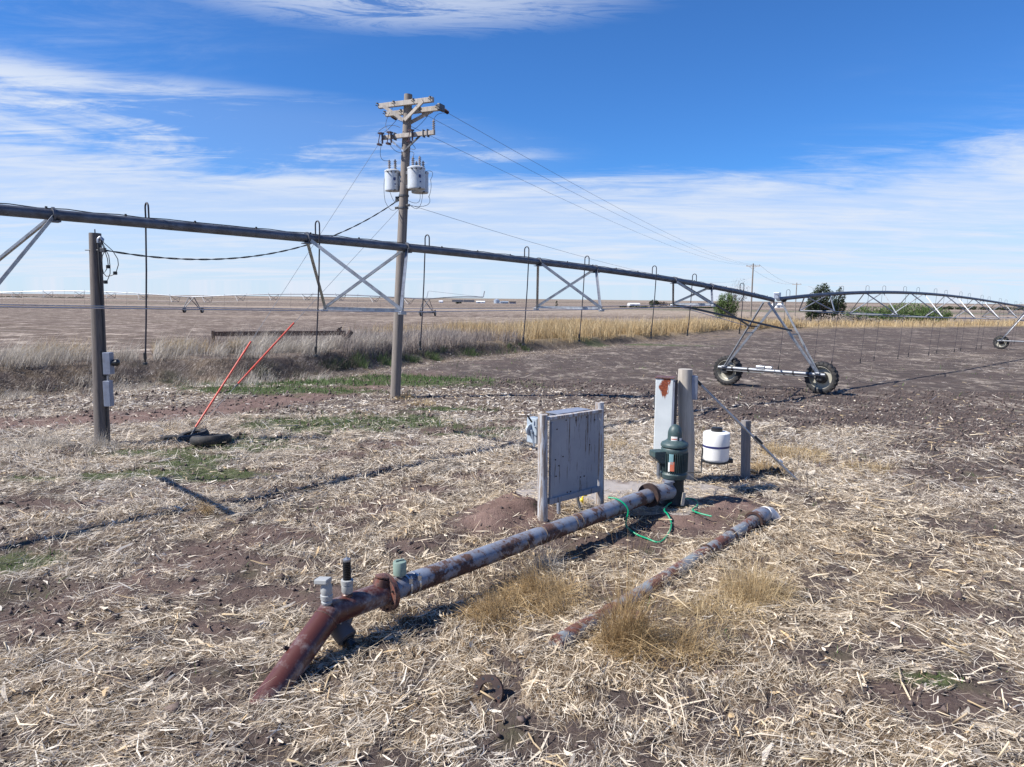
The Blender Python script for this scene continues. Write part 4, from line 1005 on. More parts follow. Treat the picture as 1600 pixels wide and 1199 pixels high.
def cat(a, b, sag, n=24): return [a+(b-a)*(i/n)-VZ*sag*4*(i/n)*(1-i/n) for i in range(n+1)]
def wire(name, pts, r, mat, label, ca, group=None, n=5):
    t = MB().tube(pts, r, n).build(name, M[mat], None, 70); return tag(t, label, ca, group)
nm = ('uppermost power line from the right end of the top crossarm', 'middle power line running off beside the uppermost one', 'lowest of the three power lines off the top crossarm')
for i, (s_, e) in enumerate(zip(line_start, (ec+AD*1.1+VZ*.2, ec+AD*.35+VZ*.2, ec-AD*1.1+VZ*.2))):
    wire('power_line', cat(s_, e, 1.15), .0065, 'wire_grey', nm[i], 'wire', 'power lines between the poles')
neu = pp(322)+AD*.3
wire('power_line', cat(neu, fp_top-VZ*2.4, 1.6), .0065, 'wire_grey', 'lone neutral line leaving the pole below the transformers', 'wire', 'power lines between the poles')
for i, k in enumerate((1.1, -1.1)):
    wire('power_line', cat(ec+AD*k+VZ*.2, f3t-VZ*.3+AD*k, 1.2, 12), .016, 'wire_grey', ('near strand between the two farthest poles', 'back strand between the two farthest poles')[i], 'wire', 'power lines between the poles')
# ---- left service post
sp0 = ground_at(160, 697); YS = sp0.y; spt = A(144, 364, YS); spt = Vector((sp0.x+(spt.x-sp0.x), YS+.1, spt.z))
post = thing('service_post', sp0, 'dark wooden service post at left with electrical boxes and a weatherhead loop of wires', 'wooden post')
MB().tube([sp0-VZ*.2, sp0+(spt-sp0)*.4, spt], [.155, .138, .115], 18).build('post_shaft', M['wood_post_dark'], post, 50)
MB().cyl(spt-VZ*.02, spt+VZ*.08, .012, n=6).build('top_pin', M['dull_steel'], post)
def spx(px_, py_, dy=0): return A(px_, py_, YS+dy)
MB().tube([spx(154, 380), spx(154, 374), spx(157, 371), spx(160, 374), spx(159, 378)], .038, 8).build('weatherhead', M['galvanized'], post, 60)
for i, (pts) in enumerate([[(157, 375), (166, 383), (176, 392), (184, 405), (185, 414), (182, 424), (178, 428)], [(157, 375), (163, 390), (168, 405), (169, 414), (166, 422), (162, 428), (159, 415), (160, 400), (166, 388)], [(158, 375), (170, 400), (172, 416), (172, 428), (168, 438), (163, 441), (159, 436), (158, 425)], [(158, 410), (160, 425), (166, 432), (174, 431), (180, 428)]]):
    MB().tube([spx(a, b, -.12) for a, b in pts], .0085, 5).build('service_loop', M['cable_black'], post, 70)
for a, b in ((169, 417), (180, 427), (165, 441)): MB().lathe(spx(a, b, -.12)-VZ*.035, VZ, [(0, .03), (.01, .042), (.06, .042), (.07, .03)], 8).build('splice_connector', M['black_plastic'], post, 40)
MB().cyl(spx(133, 391, 0), spx(163, 391, 0), .012, n=6).build('through_bolt', M['dull_steel'], post)
MB().box(spx(161, 391), (.10, .08, .09)).build('cable_clevis', M['dull_steel'], post, bevel=.01)
bb1 = MB().box(spx(169.5, 568, -.05), (.155, .16, .46)).build('meter_box', M['box_grey'], post, bevel=.008)
MB().lathe(spx(177, 567, -.05), Vector((1, 0, 0)), [(0, .07), (.09, .075), (.12, .05), (.13, .0)], 14).build('meter_dial', M['black_plastic'], bb1, 40)
MB().box(spx(162.5, 568, .0), (.06, .12, .52)).build('mounting_plate', M['dark_gearbox'], bb1)
bb2 = MB().box(spx(169.5, 615, -.05), (.14, .15, .54)).build('disconnect_box', M['box_grey'], post, bevel=.008)
MB().box(spx(163, 615, .0), (.06, .12, .56)).build('mounting_plate', M['dark_gearbox'], bb2)
MB().tube([spx(164.5, 590, -.02), spx(162, 545), spx(160.5, 500, .02), spx(157, 440), spx(154, 380)], .024, 8).build('conduit', M['dark_gearbox'], post, 60)
MB().cyl(spx(169, 587, -.05), spx(169, 600, -.05), .025).build('conduit', M['galvanized'], post)
MB().tube([spx(167, 632, -.05), spx(167, 700, -.05)], .018, 6).build('conduit', M['dark_gearbox'], post)
# service cable: three strands twisted
sa, sb = pp(313)-AD*.22, spx(163, 391)
base_pts = cat(sa, sb, .80, 70); sc_root = thing('service_cable', sa, 'sagging twisted black service cable from the tall pole to the left post', 'cable')
for k in range(2):
    pts = [p_+Vector((0, math.cos(i*1.05+k*3.1), math.sin(i*1.05+k*3.1)))*.012 for i, p_ in enumerate(base_pts)]
    MB().tube(pts, .0105, 5).build('cable_strand', M['cable_black'], sc_root, 70)
# guys and their orange guards
anch = ground_at(297, 690, Zs)
for (px_, py_), name_l, (o0, o1), ri in (((597, 234), 'upper guy wire from the lower crossarm down to the tyres', ((396, 534), (311, 668)), 0), ((621, 326), 'lower guy wire from below the transformers down to the tyres', ((459, 505), (372, 600)), 1)):
    a = A(px_, py_, YP-(.1 if ri else .2)) if not ri else pp(326)-AD*.15
    if not ri: a = c3+AD*(a3+.02)
    b = anch+VZ*.12
    gw = thing('guy_wire', b, name_l, 'guy wire', 'guy wires holding the utility pole')
    MB().tube([a, b], .0055, 5).build('steel_strand', M['wire_grey'], gw)
    # guard: the stretch of the wire that spans the two image heights
    def at_y(py_):
        lo, hi = 0., 1.
        for _ in range(40):
            m_ = (lo+hi)/2; q_ = a+(b-a)*m_; loc = CM.inverted() @ (q_-Vector((0, 0, CH))); yy = 599.5+F*loc.y/loc.z
            if yy < py_: lo = m_
            else: hi = m_
        return a+(b-a)*lo
    g0, g1 = at_y(o0[1]), at_y(o1[1])
    MB().tube([g0, g1], .023, 10).build('orange_guard', M['marker_orange'], gw, 50)
    MB().cyl(g1, g1+(b-a).normalized()*.12, .02, n=8).build('guard_clip', M['dull_steel'], gw)
# anchor tyres and lumps
def flat_tyre(c, R, h, tilt, name, label, az=0):
    t = thing(name, c, label, 'tyre', 'old tyres round the guy anchor')
    ax = Vector((math.sin(tilt)*math.cos(az), math.sin(tilt)*math.sin(az), math.cos(tilt)))
    MB().lathe(c+VZ*h*.5, ax, [(-h*.42, R*.55), (-h*.5, R*.64), (-h*.46, R*.9), (-h*.2, R), (h*.2, R), (h*.46, R*.9), (h*.5, R*.64), (h*.42, R*.55), (0, R*.60), (-h*.42, R*.55)], 30, False).build('tyre_carcass', M['rubber'], t, 40)
    return t
flat_tyre(Gt(330, 694), .42, .20, .12, 'old_tyre', 'black worn tyre lying flat at the foot of the orange guards', 2.)
flat_tyre(Gt(302, 688), .34, .18, -.18, 'old_tyre', 'half buried tyre under the lower ends of the guy wires', .5)
ch = MB(); p = Gt(272, 688)
tag(ch.box(p+VZ*.05, (.42, .22, .12), (Vector((.95, .3, .05)).normalized(), Vector((-.3, .95, 0)).normalized(), VZ)).box(p+Vector((-.2, .05, .03)), (.2, .25, .07)).build('rubber_slab', M['rubber'], None, bevel=.03), 'broken black rubber slab left of the two tyres', 'rubber slab')
# ================================================================ CONCRETE PAD
pz = .47
m_ = MB(); top = [Vector((p_.x, p_.y, pz+.0)) for p_ in PAD]; bot = [Vector((p_.x, p_.y, pz-.25)) for p_ in PAD]; k = len(PAD)
m_.add(top+bot, [tuple(range(k))[::-1], tuple(range(k, 2*k))]+[(i, (i+1) % k, k+(i+1) % k, k+i) for i in range(k)])
pad = m_.build('concrete_pad', M['concrete'], None, bevel=.02); tag(pad, kind='structure')
# ================================================================ PAINTED BOARD STAND
l0 = ground_at(848, 822); r0 = ground_at(937, 796)
stand = thing('equipment_board', l0, 'weathered blue grey painted board hung between two wooden posts', 'board stand')
lt = A(848, 648, l0.y); rt = A(937, 629, r0.y)
bd_ = (Vector((r0.x, r0.y, 0))-Vector((l0.x, l0.y, 0))); BL = bd_.length; BD = bd_.normalized(); BN = Vector((BD.y, -BD.x, 0))
for a, t_, r_, nm_ in ((l0, lt, .070, 0), (r0, rt, .066, 1)):
    MB().tube([a-VZ*.2, a+(t_-a)*.5, t_], [r_*1.05, r_, r_*.97], 16).build('support_post', M['wood_painted_post'], stand, 50)
zt_ = lt.z-.06; zb_ = A(855, 787, l0.y).z
pc = (l0+r0)/2; pc.z = (zt_+zb_)/2
ph = zt_-zb_; pw = BL-.20
MB().box(pc+BN*.02, (pw, .018, ph-.06), (BD, BN, VZ)).build('panel', M['board_painted'], stand)
MB().box(Vector((pc.x, pc.y, zb_+.02))+BN*.024, (pw+.04, .075, .085), (BD, BN, VZ)).build('bottom_rail', M['board_painted'], stand, bevel=.005)
MB().box(Vector((pc.x, pc.y, zt_-.0))+BN*.01, (pw+.14, .085, .045), (BD, BN, VZ)).build('top_rail', M['wood_painted_post'], stand, bevel=.005)
MB().box(pc-BD*(pw/2-.01)+BN*.03, (.03, .05, ph-.12), (BD, BN, VZ)).build('side_trim', M['board_painted'], stand, bevel=.004)
random.seed(3)
m_ = MB()
for a, b in ((.12, .86), (.3, .95), (.5, .93), (.72, .95), (.9, .9), (.1, .5), (.25, .52), (.17, .42), (.12, .30), (.62, .22), (.7, .22), (.35, .07), (.42, .07), (.8, .6)):
    q_ = pc+BD*(a-.5)*pw+VZ*(b-.5)*ph+BN*.03; m_.cyl(q_, q_+BN*.006, .011, n=8)
for i in range(0): pass
m_.build('bolt_heads', M['rust_dark'], stand)['kind'] = 'stuff'
MB().box(pc-BN*.14+BD*.05+VZ*(ph*.5-.265), (pw*.62, .22, .55), (BD, BN, VZ)).build('rear_cabinet', M['box_grey'], stand, bevel=.01)
MB().box(pc-BN*.17+BD*.05+VZ*(ph*.5+.025), (pw*.66, .26, .015), (BD, BN, VZ)).build('cabinet_roof', M['box_grey'], stand)
sx = A(833, 672, l0.y+.12)
sw = MB().box(A(836, 672, l0.y+.15), (.14, .20, .36), (BD, BN, VZ)).build('switch_box', M['box_pale'], stand, bevel=.01)
MB().lathe(A(830, 672, l0.y+.10), -BN, [(0, .085), (.03, .085)], 16).bar(A(830, 672, l0.y+.08), A(835, 698, l0.y+.08), .05, .03).build('switch_cover', M['box_pale'], sw, bevel=.004)
MB().bar(A(831, 660, l0.y+.05), A(824, 649, l0.y+.03), .022).build('switch_handle', M['black_plastic'], sw)
for a, b in ((836, 668), (832, 677), (838, 682)): MB().cyl(A(a, b, l0.y-.005), A(a, b, l0.y+.05), .008, n=8).build('switch_knob', M['black_plastic'], sw)
MB().cyl(A(873, 770, l0.y+.45), A(873, 822, l0.y+.45), .030).build('conduit', M['box_grey'], stand, 50)
MB().tube([A(902, 768, l0.y+.7), A(903, 782, l0.y+.7), A(906, 793, l0.y+.65), A(910, 803, l0.y+.6)], .022, 8).build('flexible_conduit', M['dull_steel'], stand, 60)
yv = Gt(913, 792)
ym = thing('yellow_valve', yv, 'small bright yellow plastic handle in the grass under the board', 'valve handle')
MB().tube([yv, A(909, 781, yv.y), A(911, 776, yv.y)], .014, 8).build('stem', M['plastic_yellow'], ym, 60)
MB().lathe(A(914, 773, yv.y)-VZ*.02, VZ, [(0, .03), (.03, .042), (.05, .02)], 10).build('cap', M['plastic_yellow'], ym, 40)
MB().lathe(A(909, 782, yv.y)-VZ*.02, VZ, [(0, .02), (.03, .032), (.05, .02)], 10).build('cap', M['plastic_yellow'], ym, 40)
# ================================================================ CONTROL POST + CABINET
cp0 = ground_at(1071, 752); cp0.z = .40; YC = cp0.y
cpt = A(1071, 577, YC)
cpost = thing('control_post', cp0, 'thick pale wooden post holding a tall white rust streaked cabinet behind the pump motor', 'control post')
m_ = MB(); m_.tube([cp0-VZ*.2, cp0+VZ*.7, cpt-VZ*.25, cpt], [.145, .137, .127, .122], 20); m_.build('post_shaft', M['wood_post_pale'], cpost, 50)
# cabinet: three quarter view, its narrow front faces the camera and left
cf = Vector((-.30, -.95, 0)).normalized(); cs_ = Vector((-cf.y, cf.x, 0))
ct = A(1044, 592, YC-.30); cbm = A(1036, 716, YC-.30)
chh = ct.z-cbm.z; cc = Vector((ct.x-.02, YC-.18, (ct.z+cbm.z)/2))
cab = MB().box(cc, (.30, .30, chh), (cs_, cf, VZ)).build('cabinet', M['cabinet_white'], cpost, bevel=.012)
MB().box(cc+cs_*.162+VZ*-.02, (.022, .29, chh-.06), (cs_, cf, VZ)).build('cabinet_shade_side', M['box_grey'], cab)  # grey plate paints shade onto the white cabinet's side away from the sun
MB().box(cc+VZ*(chh/2+.012), (.33, .33, .022), (cs_, cf, VZ)).build('cabinet_lid', M['flange_rust'], cab, bevel=.006)
MB().box(cc-cs_*.16+VZ*(chh*.22), (.05, .08, .16), (cs_, cf, VZ)).build('side_switch', M['dull_steel'], cab, bevel=.01)
MB().box(cc+cs_*.19+cf*-.05, (.03, .14, chh*.95), (cs_, cf, VZ)).build('back_board', M['wood_post_dark'], cpost)
MB().box(A(1084, 606, YC-.02), (.11, .14, .42)).build('junction_box', M['box_grey'], cpost, bevel=.01)
MB().cyl(cc-VZ*chh/2-cs_*.05, cc-VZ*(chh/2+.5)-cs_*.05, .028).build('conduit', M['galvanized'], cpost)
# diagonal brace, short post
bf = Gt(1251, 752, ); ba = A(1083, 590, YC+.02)
br = thing('brace_pipe', bf, 'galvanized diagonal brace pipe from the thick post top down to the ground', 'brace')
MB().cyl(ba, bf-VZ*.05+(bf-ba).normalized()*.1, .022, n=10).build('pipe', M['galvanized'], br, 50)
mid = ba+(bf-ba)*.57
MB().cyl(ba+(bf-ba)*.565, ba+(bf-ba)*.635, .030, n=10).build('black_sleeve', M['black_plastic'], br, 50)
MB().cyl(ba, ba+(bf-ba)*.07, .030, n=10).build('black_sleeve', M['black_plastic'], br, 50)
MB().cyl(ba+(bf-ba)*.80, ba+(bf-ba)*.82, .030, n=10).build('coupling', M['bright_steel'], br, 50)
s0_ = ground_at(1165, 747); s1_ = A(1166, 657, s0_.y)
shp = thing('short_post', s0_, 'short square grey wooden post crossed by the diagonal brace', 'wooden post')
X_ = Vector((.93, .36, 0)).normalized(); Y_ = Vector((-X_.y, X_.x, 0))
MB().box((s0_+s1_)/2-VZ*.1, (.125, .125, (s1_-s0_).length+.2), (X_, Y_, (s1_-s0_).normalized())).build('post_shaft', M['wood_short'], shp, bevel=.008)
MB().box(s1_-VZ*.12+Y_*-.07, (.02, .02, .02)).build('nail_head', M['dull_steel'], shp)
# black debris by the brace
db = Gt(1195, 742)
m_ = MB(); random.seed(5)
for i in range(7):
    q_ = db+Vector((random.uniform(-.2, .25), random.uniform(-.1, .1), .03)); m_.tube([q_, q_+Vector((random.uniform(-.15, .15), random.uniform(-.1, .1), random.uniform(.02, .1))), q_+Vector((random.uniform(-.2, .2), random.uniform(-.1, .1), 0))], .035, 6)
tag(m_.build('rubber_scrap', M['rubber'], None, 60), 'crumpled black rubber scrap right of the short post', 'rubber scrap')
# ================================================================ PUMP AND DISCHARGE PIPE
pump0 = on_plane(1052, 792, pz); YM = pump0.y+.12
pc0 = Vector((A(1054, 760, YM).x, YM, pz))
def zat(py_): return A(1054, py_, YM).z
pump = thing('irrigation_pump', pc0, 'green vertical electric pump motor standing on a grey discharge head', 'pump motor')
zb0 = zat(745); zr1 = zat(735); zt0 = zat(702); zf = zat(692); zd = zat(666)
zbase = zat(742)
PX = A(1054, 700, YM).x
def pcn(z_): return Vector((PX+(z_-pz)*.0, YM, z_))
R0 = .198
MB().lathe(Vector((PX, YM, 0)), VZ, [(zat(746), R0*.95), (zat(744), R0*1.02), (zat(739), R0*1.05), (zat(737), R0*.98), (zat(735), R0*.9)], 32).build('motor_base_ring', M['motor_green'], pump, 40)
mb_ = MB().lathe(Vector((PX, YM, 0)), VZ, [(zat(738), R0*.90), (zat(736), R0*.80), (zat(704), R0*.80)], 32).build('motor_body', M['motor_dark'], pump, 40)
m_ = MB()
for i in range(44):
    t = 2*math.pi*i/44; dr = Vector((math.cos(t), math.sin(t), 0)); sd_ = Vector((-dr.y, dr.x, 0))
    m_.box(Vector((PX, YM, (zat(735)+zat(706))/2))+dr*R0*.93, (.05, .0075, zat(706)-zat(735)), (dr, sd_, VZ))
m_.build('cooling_fins', M['motor_green'], mb_)['kind'] = 'stuff'
MB().lathe(Vector((PX, YM, 0)), VZ, [(zat(707), R0*.98), (zat(705), R0*1.02), (zat(700.5), R0*1.03), (zat(699), R0*.98)], 32).build('motor_shoulder', M['motor_green'], pump, 40)
MB().lathe(Vector((PX, YM, 0)), VZ, [(zat(699), R0*.86), (zat(696.5), R0*.86)], 32).build('air_gap', M['motor_dark'], pump, 40)
MB().lathe(Vector((PX, YM, 0)), VZ, [(zat(698), R0*.96), (zat(697), R0*1.06), (zat(694), R0*1.07), (zat(691.5), R0*1.0), (zat(689), R0*.74), (zat(687), R0*.62)], 32).build('motor_hood', M['motor_green'], pump, 40)
rd = R0*.56
dm_ = MB().lathe(Vector((PX, YM, 0)), VZ, [(zat(690), rd), (zat(679), rd*.99)]+[(zat(679)+(zat(663)-zat(679))*math.sin(a*math.pi/16), rd*math.cos(a*math.pi/16)) for a in range(1, 9)], 28).build('motor_cap', M['motor_green'], pump, 60)
fx = Vector((-.22, -.975, 0)); sxx = Vector((.975, -.22, 0))
def patch(zc, h, ang0, ang1, r, mat, name, parent):
    vs = []; fs = []
    n = 8
    for i in range(n+1):
        a = ang0+(ang1-ang0)*i/n; d_ = Vector((math.sin(a), -math.cos(a), 0))
        vs += [Vector((PX, YM, zc-h/2))+d_*r, Vector((PX, YM, zc+h/2))+d_*r]
    fs = [(2*i, 2*i+2, 2*i+3, 2*i+1) for i in range(n)]
    o_ = MB().add(vs, fs).build(name, M[mat], parent); sol = o_.modifiers.new('thick', 'SOLIDIFY'); sol.thickness = .002; return o_
hz_ = (zat(680)-zat(684))
patch(zat(684.5), hz_*1.9, -.75, .10, rd+.003, 'sticker_white', 'warning_sticker', dm_)
patch(zat(684.5), hz_*.35, -.70, .05, rd+.006, 'sticker_red', 'sticker_stripe', dm_)
patch(zat(685.5), hz_*1.2, .42, .85, rd+.003, 'sticker_white', 'warning_sticker', dm_)
patch(zat(714), hz_*4.0, -.60, -.28, R0*.97+.02, 'sticker_teal', 'name_plate', mb_)
patch(zat(725), hz_*3.6, -.50, -.20, R0*.97+.02, 'sticker_red', 'warning_plate', mb_)
patch(zat(726), hz_*3.6, -.64, -.52, R0*.97+.02, 'sticker_white', 'warning_plate', mb_)
# conduit box at the motor's left
jx = Vector((PX, YM, 0))+Vector((-.95, -.20, 0)).normalized()*(R0+.085)
jt, jb = zat(703), zat(722)
w_ = .09; dpt = .10
jd = Vector((-.95, -.25, 0)).normalized(); js = Vector((-jd.y, jd.x, 0))
vs = []
for z_, o0, o1 in ((jt, -.10, .085), (jt-(jt-jb)*.45, -.10, .085), (jb, -.10, -.03)):
    for sg in (-1, 1): vs += [jx+jd*o0+js*sg*dpt+VZ*z_, jx+jd*o1+js*sg*dpt+VZ*z_]
jb_ = MB().add(vs, [(0, 1, 3, 2), (0, 4, 5, 1), (4, 8, 9, 5), (2, 3, 7, 6), (6, 7, 11, 10), (1, 5, 7, 3), (5, 9, 11, 7), (0, 2, 6, 4), (4, 6, 10, 8), (8, 10, 11, 9)]).build('conduit_box', M['motor_green'], pump, bevel=.008)
MB().cyl(jx-jd*.03+VZ*jb, jx-jd*.03+VZ*zat(742), .028).build('conduit', M['galvanized'], pump, 50)
# discharge head
hb = zat(746); hc = Vector((PX+.01, YM, 0))
MB().lathe(hc, VZ, [(hb, .17), (hb-.02, .175), (hb-.05, .12)], 24).build('head_flange', M['motor_dark'], pump, 40)
MB().lathe(hc, VZ, [(hb-.03, .150), (pz+.30, .150), (pz+.12, .165), (pz+.05, .20), (pz+.045, .245), (pz+.005, .245)], 24).build('pump_column', M['motor_dark'], pump, 40)
ppA = A(1012, 775, YM-.38)
E1 = Vector((PX, YM, ppA.z))
far_e = Vector((A(600, 927, 6.62).x, 6.62, A(600, 927, 6.62).z))
pdir = (far_e-Vector((ppA.x, ppA.y, ppA.z))); PL = pdir.length; pdir.normalize()
outl = ppA-pdir*.16
ec_ = hc+VZ*ppA.z
MB().tube([ec_+pdir*.06, ec_+pdir*.14, outl+pdir*-.02], [.10, .128, .122], 22).build('discharge_elbow', M['head_paint'], pump, 40)
MB().tube([ec_+pdir*.17+VZ*.02, ec_+pdir*.17+VZ*.16], [.075, .07], 16).lathe(ec_+pdir*.17+VZ*.15, VZ, [(0, .07), (.0, .095), (.03, .095), (.03, 0)], 16).build('head_neck', M['head_paint'], pump, 40)
for t_ in (0,): MB().lathe(outl, pdir, [(-.06, .128), (-.02, .134), (.10, .134)], 24).build('outlet_sleeve', M['head_paint'], pump, 40)
def flange(c, ax, r, th, mat, name, parent, bolts=8, rin=.1, bm='dull_steel'):
    o_ = MB().lathe(c, ax, [(-th/2, rin), (-th/2, r), (th/2, r), (th/2, rin)], 32, False).build(name, M[mat], parent, 35)
    a, b = frame(ax.normalized()); 
    for i in range(bolts):
        t = 2*math.pi*(i+.5)/bolts; q_ = c+(a*math.cos(t)+b*math.sin(t))*(r*.84)
        MB().cyl(q_-ax*(th/2+.018), q_+ax*(th/2+.018), .0115, n=6).build('flange_bolt', M[bm], o_)
    return o_
flange(outl+pdir*.10, pdir, .178, .03, 'rust_dark', 'pump_flange', pump, 8, .12, 'box_grey')
MB().box(hc+Vector((.10, -.21, pz+.12)), (.05, .012, .26), (Vector((1, .2, 0)).normalized(), Vector((-.2, 1, 0)).normalized(), Vector((.12, 0, 1)).normalized())).build('loose_shim', M['wood_post_pale'], pump)
dpipe = thing('discharge_pipe', ppA, 'long blue grey pipe with rust patches running from pump to maroon elbow', 'steel pipe')
RP = .108
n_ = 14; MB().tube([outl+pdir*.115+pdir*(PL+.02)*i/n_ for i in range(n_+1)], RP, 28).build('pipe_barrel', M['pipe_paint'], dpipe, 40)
flange(outl+pdir*.135, pdir, .178, .03, 'rust_dark', 'pipe_flange', dpipe, 0, .11)
pe = outl+pdir*(.115+PL+.02)
flange(pe-pdir*.012, pdir, .185, .026, 'flange_rust', 'pipe_flange', dpipe, 8, .1, 'rust_dark')
def near_axis(px_, py_):                 # distance along the pipe of the point seen at this column
    best = min(range(400), key=lambda i: abs((lambda L_: 800-F*L_.x/L_.z-px_)(CM.inverted() @ (outl+pdir*(i/400*(PL+.1))-Vector((0, 0, CH))))))
    return outl+pdir*(best/400*(PL+.1))
cg = near_axis(625, 900)
s_ = MB().lathe(cg+VZ*RP*.9, VZ, [(0, .03), (.03, .03)], 12).build('vent_stub', M['cap_grey'], dpipe)
MB().lathe(cg+VZ*(RP+.02), VZ, [(0, .055), (.008, .066), (.13, .067), (.14, .062), (.146, .0)], 24).build('vent_cap', M['cap_green'], dpipe, 40)
MB().box(cg+VZ*(RP+.172), (.09, .018, .012), (Vector((.8, .6, 0)), Vector((-.6, .8, 0)), VZ)).build('cap_rib', M['cap_green'], dpipe)
for px_ in (632, 646):
    c = near_axis(px_, 900); MB().lathe(c-pdir*.012, pdir, [(0, RP+.001), (0, RP+.006), (.024, RP+.006), (.024, RP+.001)], 28, False).build('pipe_clamp', M['bright_steel'], dpipe, 40)
    sdv = Vector((pdir.y, -pdir.x, 0)).normalized()*-1
    sdv = sdv if sdv.y < 0 else -sdv
    q_ = c+(sdv*.72+VZ*.55).normalized()*(RP+.015); MB().box(q_, (.035, .03, .055)).cyl(q_, q_+VZ*.05, .007, n=6).build('clamp_screw', M['bright_steel'], dpipe)
# torn straw and old wraps on the pipe
for px_ in (902, 893, 845, 966): 
    c = near_axis(px_, 830); MB().lathe(c, pdir+Vector((.1, .05, .1)), [(0, RP+.001), (0, RP+.006), (.012, RP+.006), (.012, RP+.001)], 24, False).build('straw_wrap', M['stalk'] if px_ != 966 else M['hose_green'], dpipe) if px_ != 966 else None
# maroon elbow assembly
el = thing('maroon_elbow', pe, 'maroon primed pipe elbow diving into the ground, carrying two upright valves', 'pipe elbow')
flange(pe+pdir*.016, pdir, .185, .026, 'flange_rust', 'elbow_flange', el, 8, .1, 'rust_dark')
kn = A(512, 972, 6.62-(1.0)*.50)
t_ = (512-600)/(1.)
# knee on the extension of the pipe line
def along(px_): 
    lo, hi = 0., 2.5
    for _ in range(50):
        m2 = (lo+hi)/2; L_ = CM.inverted() @ (pe+pdir*m2-Vector((0, 0, CH))); x_ = 800-F*L_.x/L_.z
        if x_ > px_: lo = m2
        else: hi = m2
    return pe+pdir*lo
kn = along(516)
foot = ground_at(426, 1082); fdir = (foot-kn).normalized()
RM = .114
MB().tube([pe+pdir*.02, kn-pdir*.02+pdir*.03], RM, 28).build('elbow_run', M['primer_red'], el, 40)
bis = (pdir+fdir).normalized()
MB().tube([kn-pdir*.0, kn+fdir*.05, foot+fdir*.25], [RM, RM*1.01, RM*1.01], 28).build('elbow_leg', M['primer_red'], el, 40)
MB().lathe(kn+fdir*.085, fdir, [(-.008, RM*1.01), (-.006, RM*1.05), (.006, RM*1.05), (.008, RM*1.01)], 28, False).build('weld_seam', M['flange_rust'], el, 40)
MB().cyl(kn+fdir*.45-Vector((.09, .05, -.06)), kn+fdir*.45-Vector((.125, .07, -.085)), .018).build('plug', M['rust_dark'], el)
c = along(590); q_ = c+VZ*RM
MB().tube([c-pdir*.02, c+VZ*.15-pdir*.06], [.085, .075], 16).lathe(c+VZ*.16-pdir*.065, (VZ-pdir*.3), [(0, .075), (.015, .078), (.03, .05), (.04, 0)], 16).build('side_port', M['flange_rust'], el, 40)
# spring valve
c = along(543)+VZ*(RM-.01)
MB().lathe(c, VZ, [(0, .05), (.02, .052), (.035, .036)], 16).build('valve_bush', M['flange_rust'], el, 40)
vb = MB().lathe(c+VZ*.03, VZ, [(0, .044), (.015, .052), (.075, .052), (.08, .046), (.085, .056), (.125, .058), (.13, .045)], 20).build('relief_valve', M['cap_grey'], el, 40)
z0_ = .155; pr_ = []
for i in range(11): pr_ += [(z0_+i*.0165, .026), (z0_+.004+i*.0165, .038), (z0_+.012+i*.0165, .038), (z0_+.0155+i*.0165, .026)]
MB().lathe(c, VZ, pr_, 18).build('valve_spring', M['black_plastic'], vb, 30)
MB().lathe(c+VZ*(z0_+.18), VZ, [(0, .036), (.008, .038), (.02, .036), (.028, .014), (.032, .014)], 16).build('spring_cap', M['galvanized'], vb, 40)
MB().cyl(c+VZ*(z0_+.2), c+VZ*(z0_+.29), .005, n=8).build('valve_stem', M['bright_steel'], vb)
# air vent
c = along(511)+VZ*(RM-.015)-pdir*.0
vb = MB().lathe(c, VZ, [(0, .045), (.02, .05), (.035, .042), (.045, .054), (.085, .056), (.09, .048), (.12, .054), (.17, .050), (.19, .040), (.235, .040)], 20).build('air_vent', M['cap_grey'], el, 40)
MB().box(c+VZ*.225+Vector((-.025, -.02, 0)), (.13, .095, .045), (Vector((.93, -.3, .1)).normalized(), Vector((.3, .93, 0)).normalized(), VZ)).build('vent_hood', M['cap_grey'], vb, bevel=.008)
MB().box(c+VZ*.222+Vector((-.095, -.0, 0)), (.01, .06, .028), (Vector((.93, -.3, .1)).normalized(), Vector((.3, .93, 0)).normalized(), VZ)).build('vent_mouth', M['black_plastic'], vb)
# lower drain valve
c = along(545)-VZ*(RM-.03)
dv = A(537, 990, c.y-.10); dd_ = Vector((.62, -.40, -.55)).normalized()
dvb = MB().tube([c, dv-dd_*.02], [.05, .055], 16).tube([dv-dd_*.085, dv-dd_*.072, dv+dd_*.060, dv+dd_*.07], [.078, .098, .096, .074], 28).build('drain_valve', M['valve_grey'], el, 40)
MB().lathe(dv+dd_*.06, dd_, [(0, .056), (.02, .060), (.03, .048), (.085, .048), (.09, .042), (.09, 0)], 20).build('drain_cap', M['black_plastic'], dvb, 40)
for k in (-1, 1):
    MB().lathe(dv-dd_*.02+Vector((-.05+.09*k*.5, -.03, .075)), Vector((0, -.2, 1)), [(0, .013), (.035, .013)], 8).build('drain_bolt', M['bright_steel'], dvb)
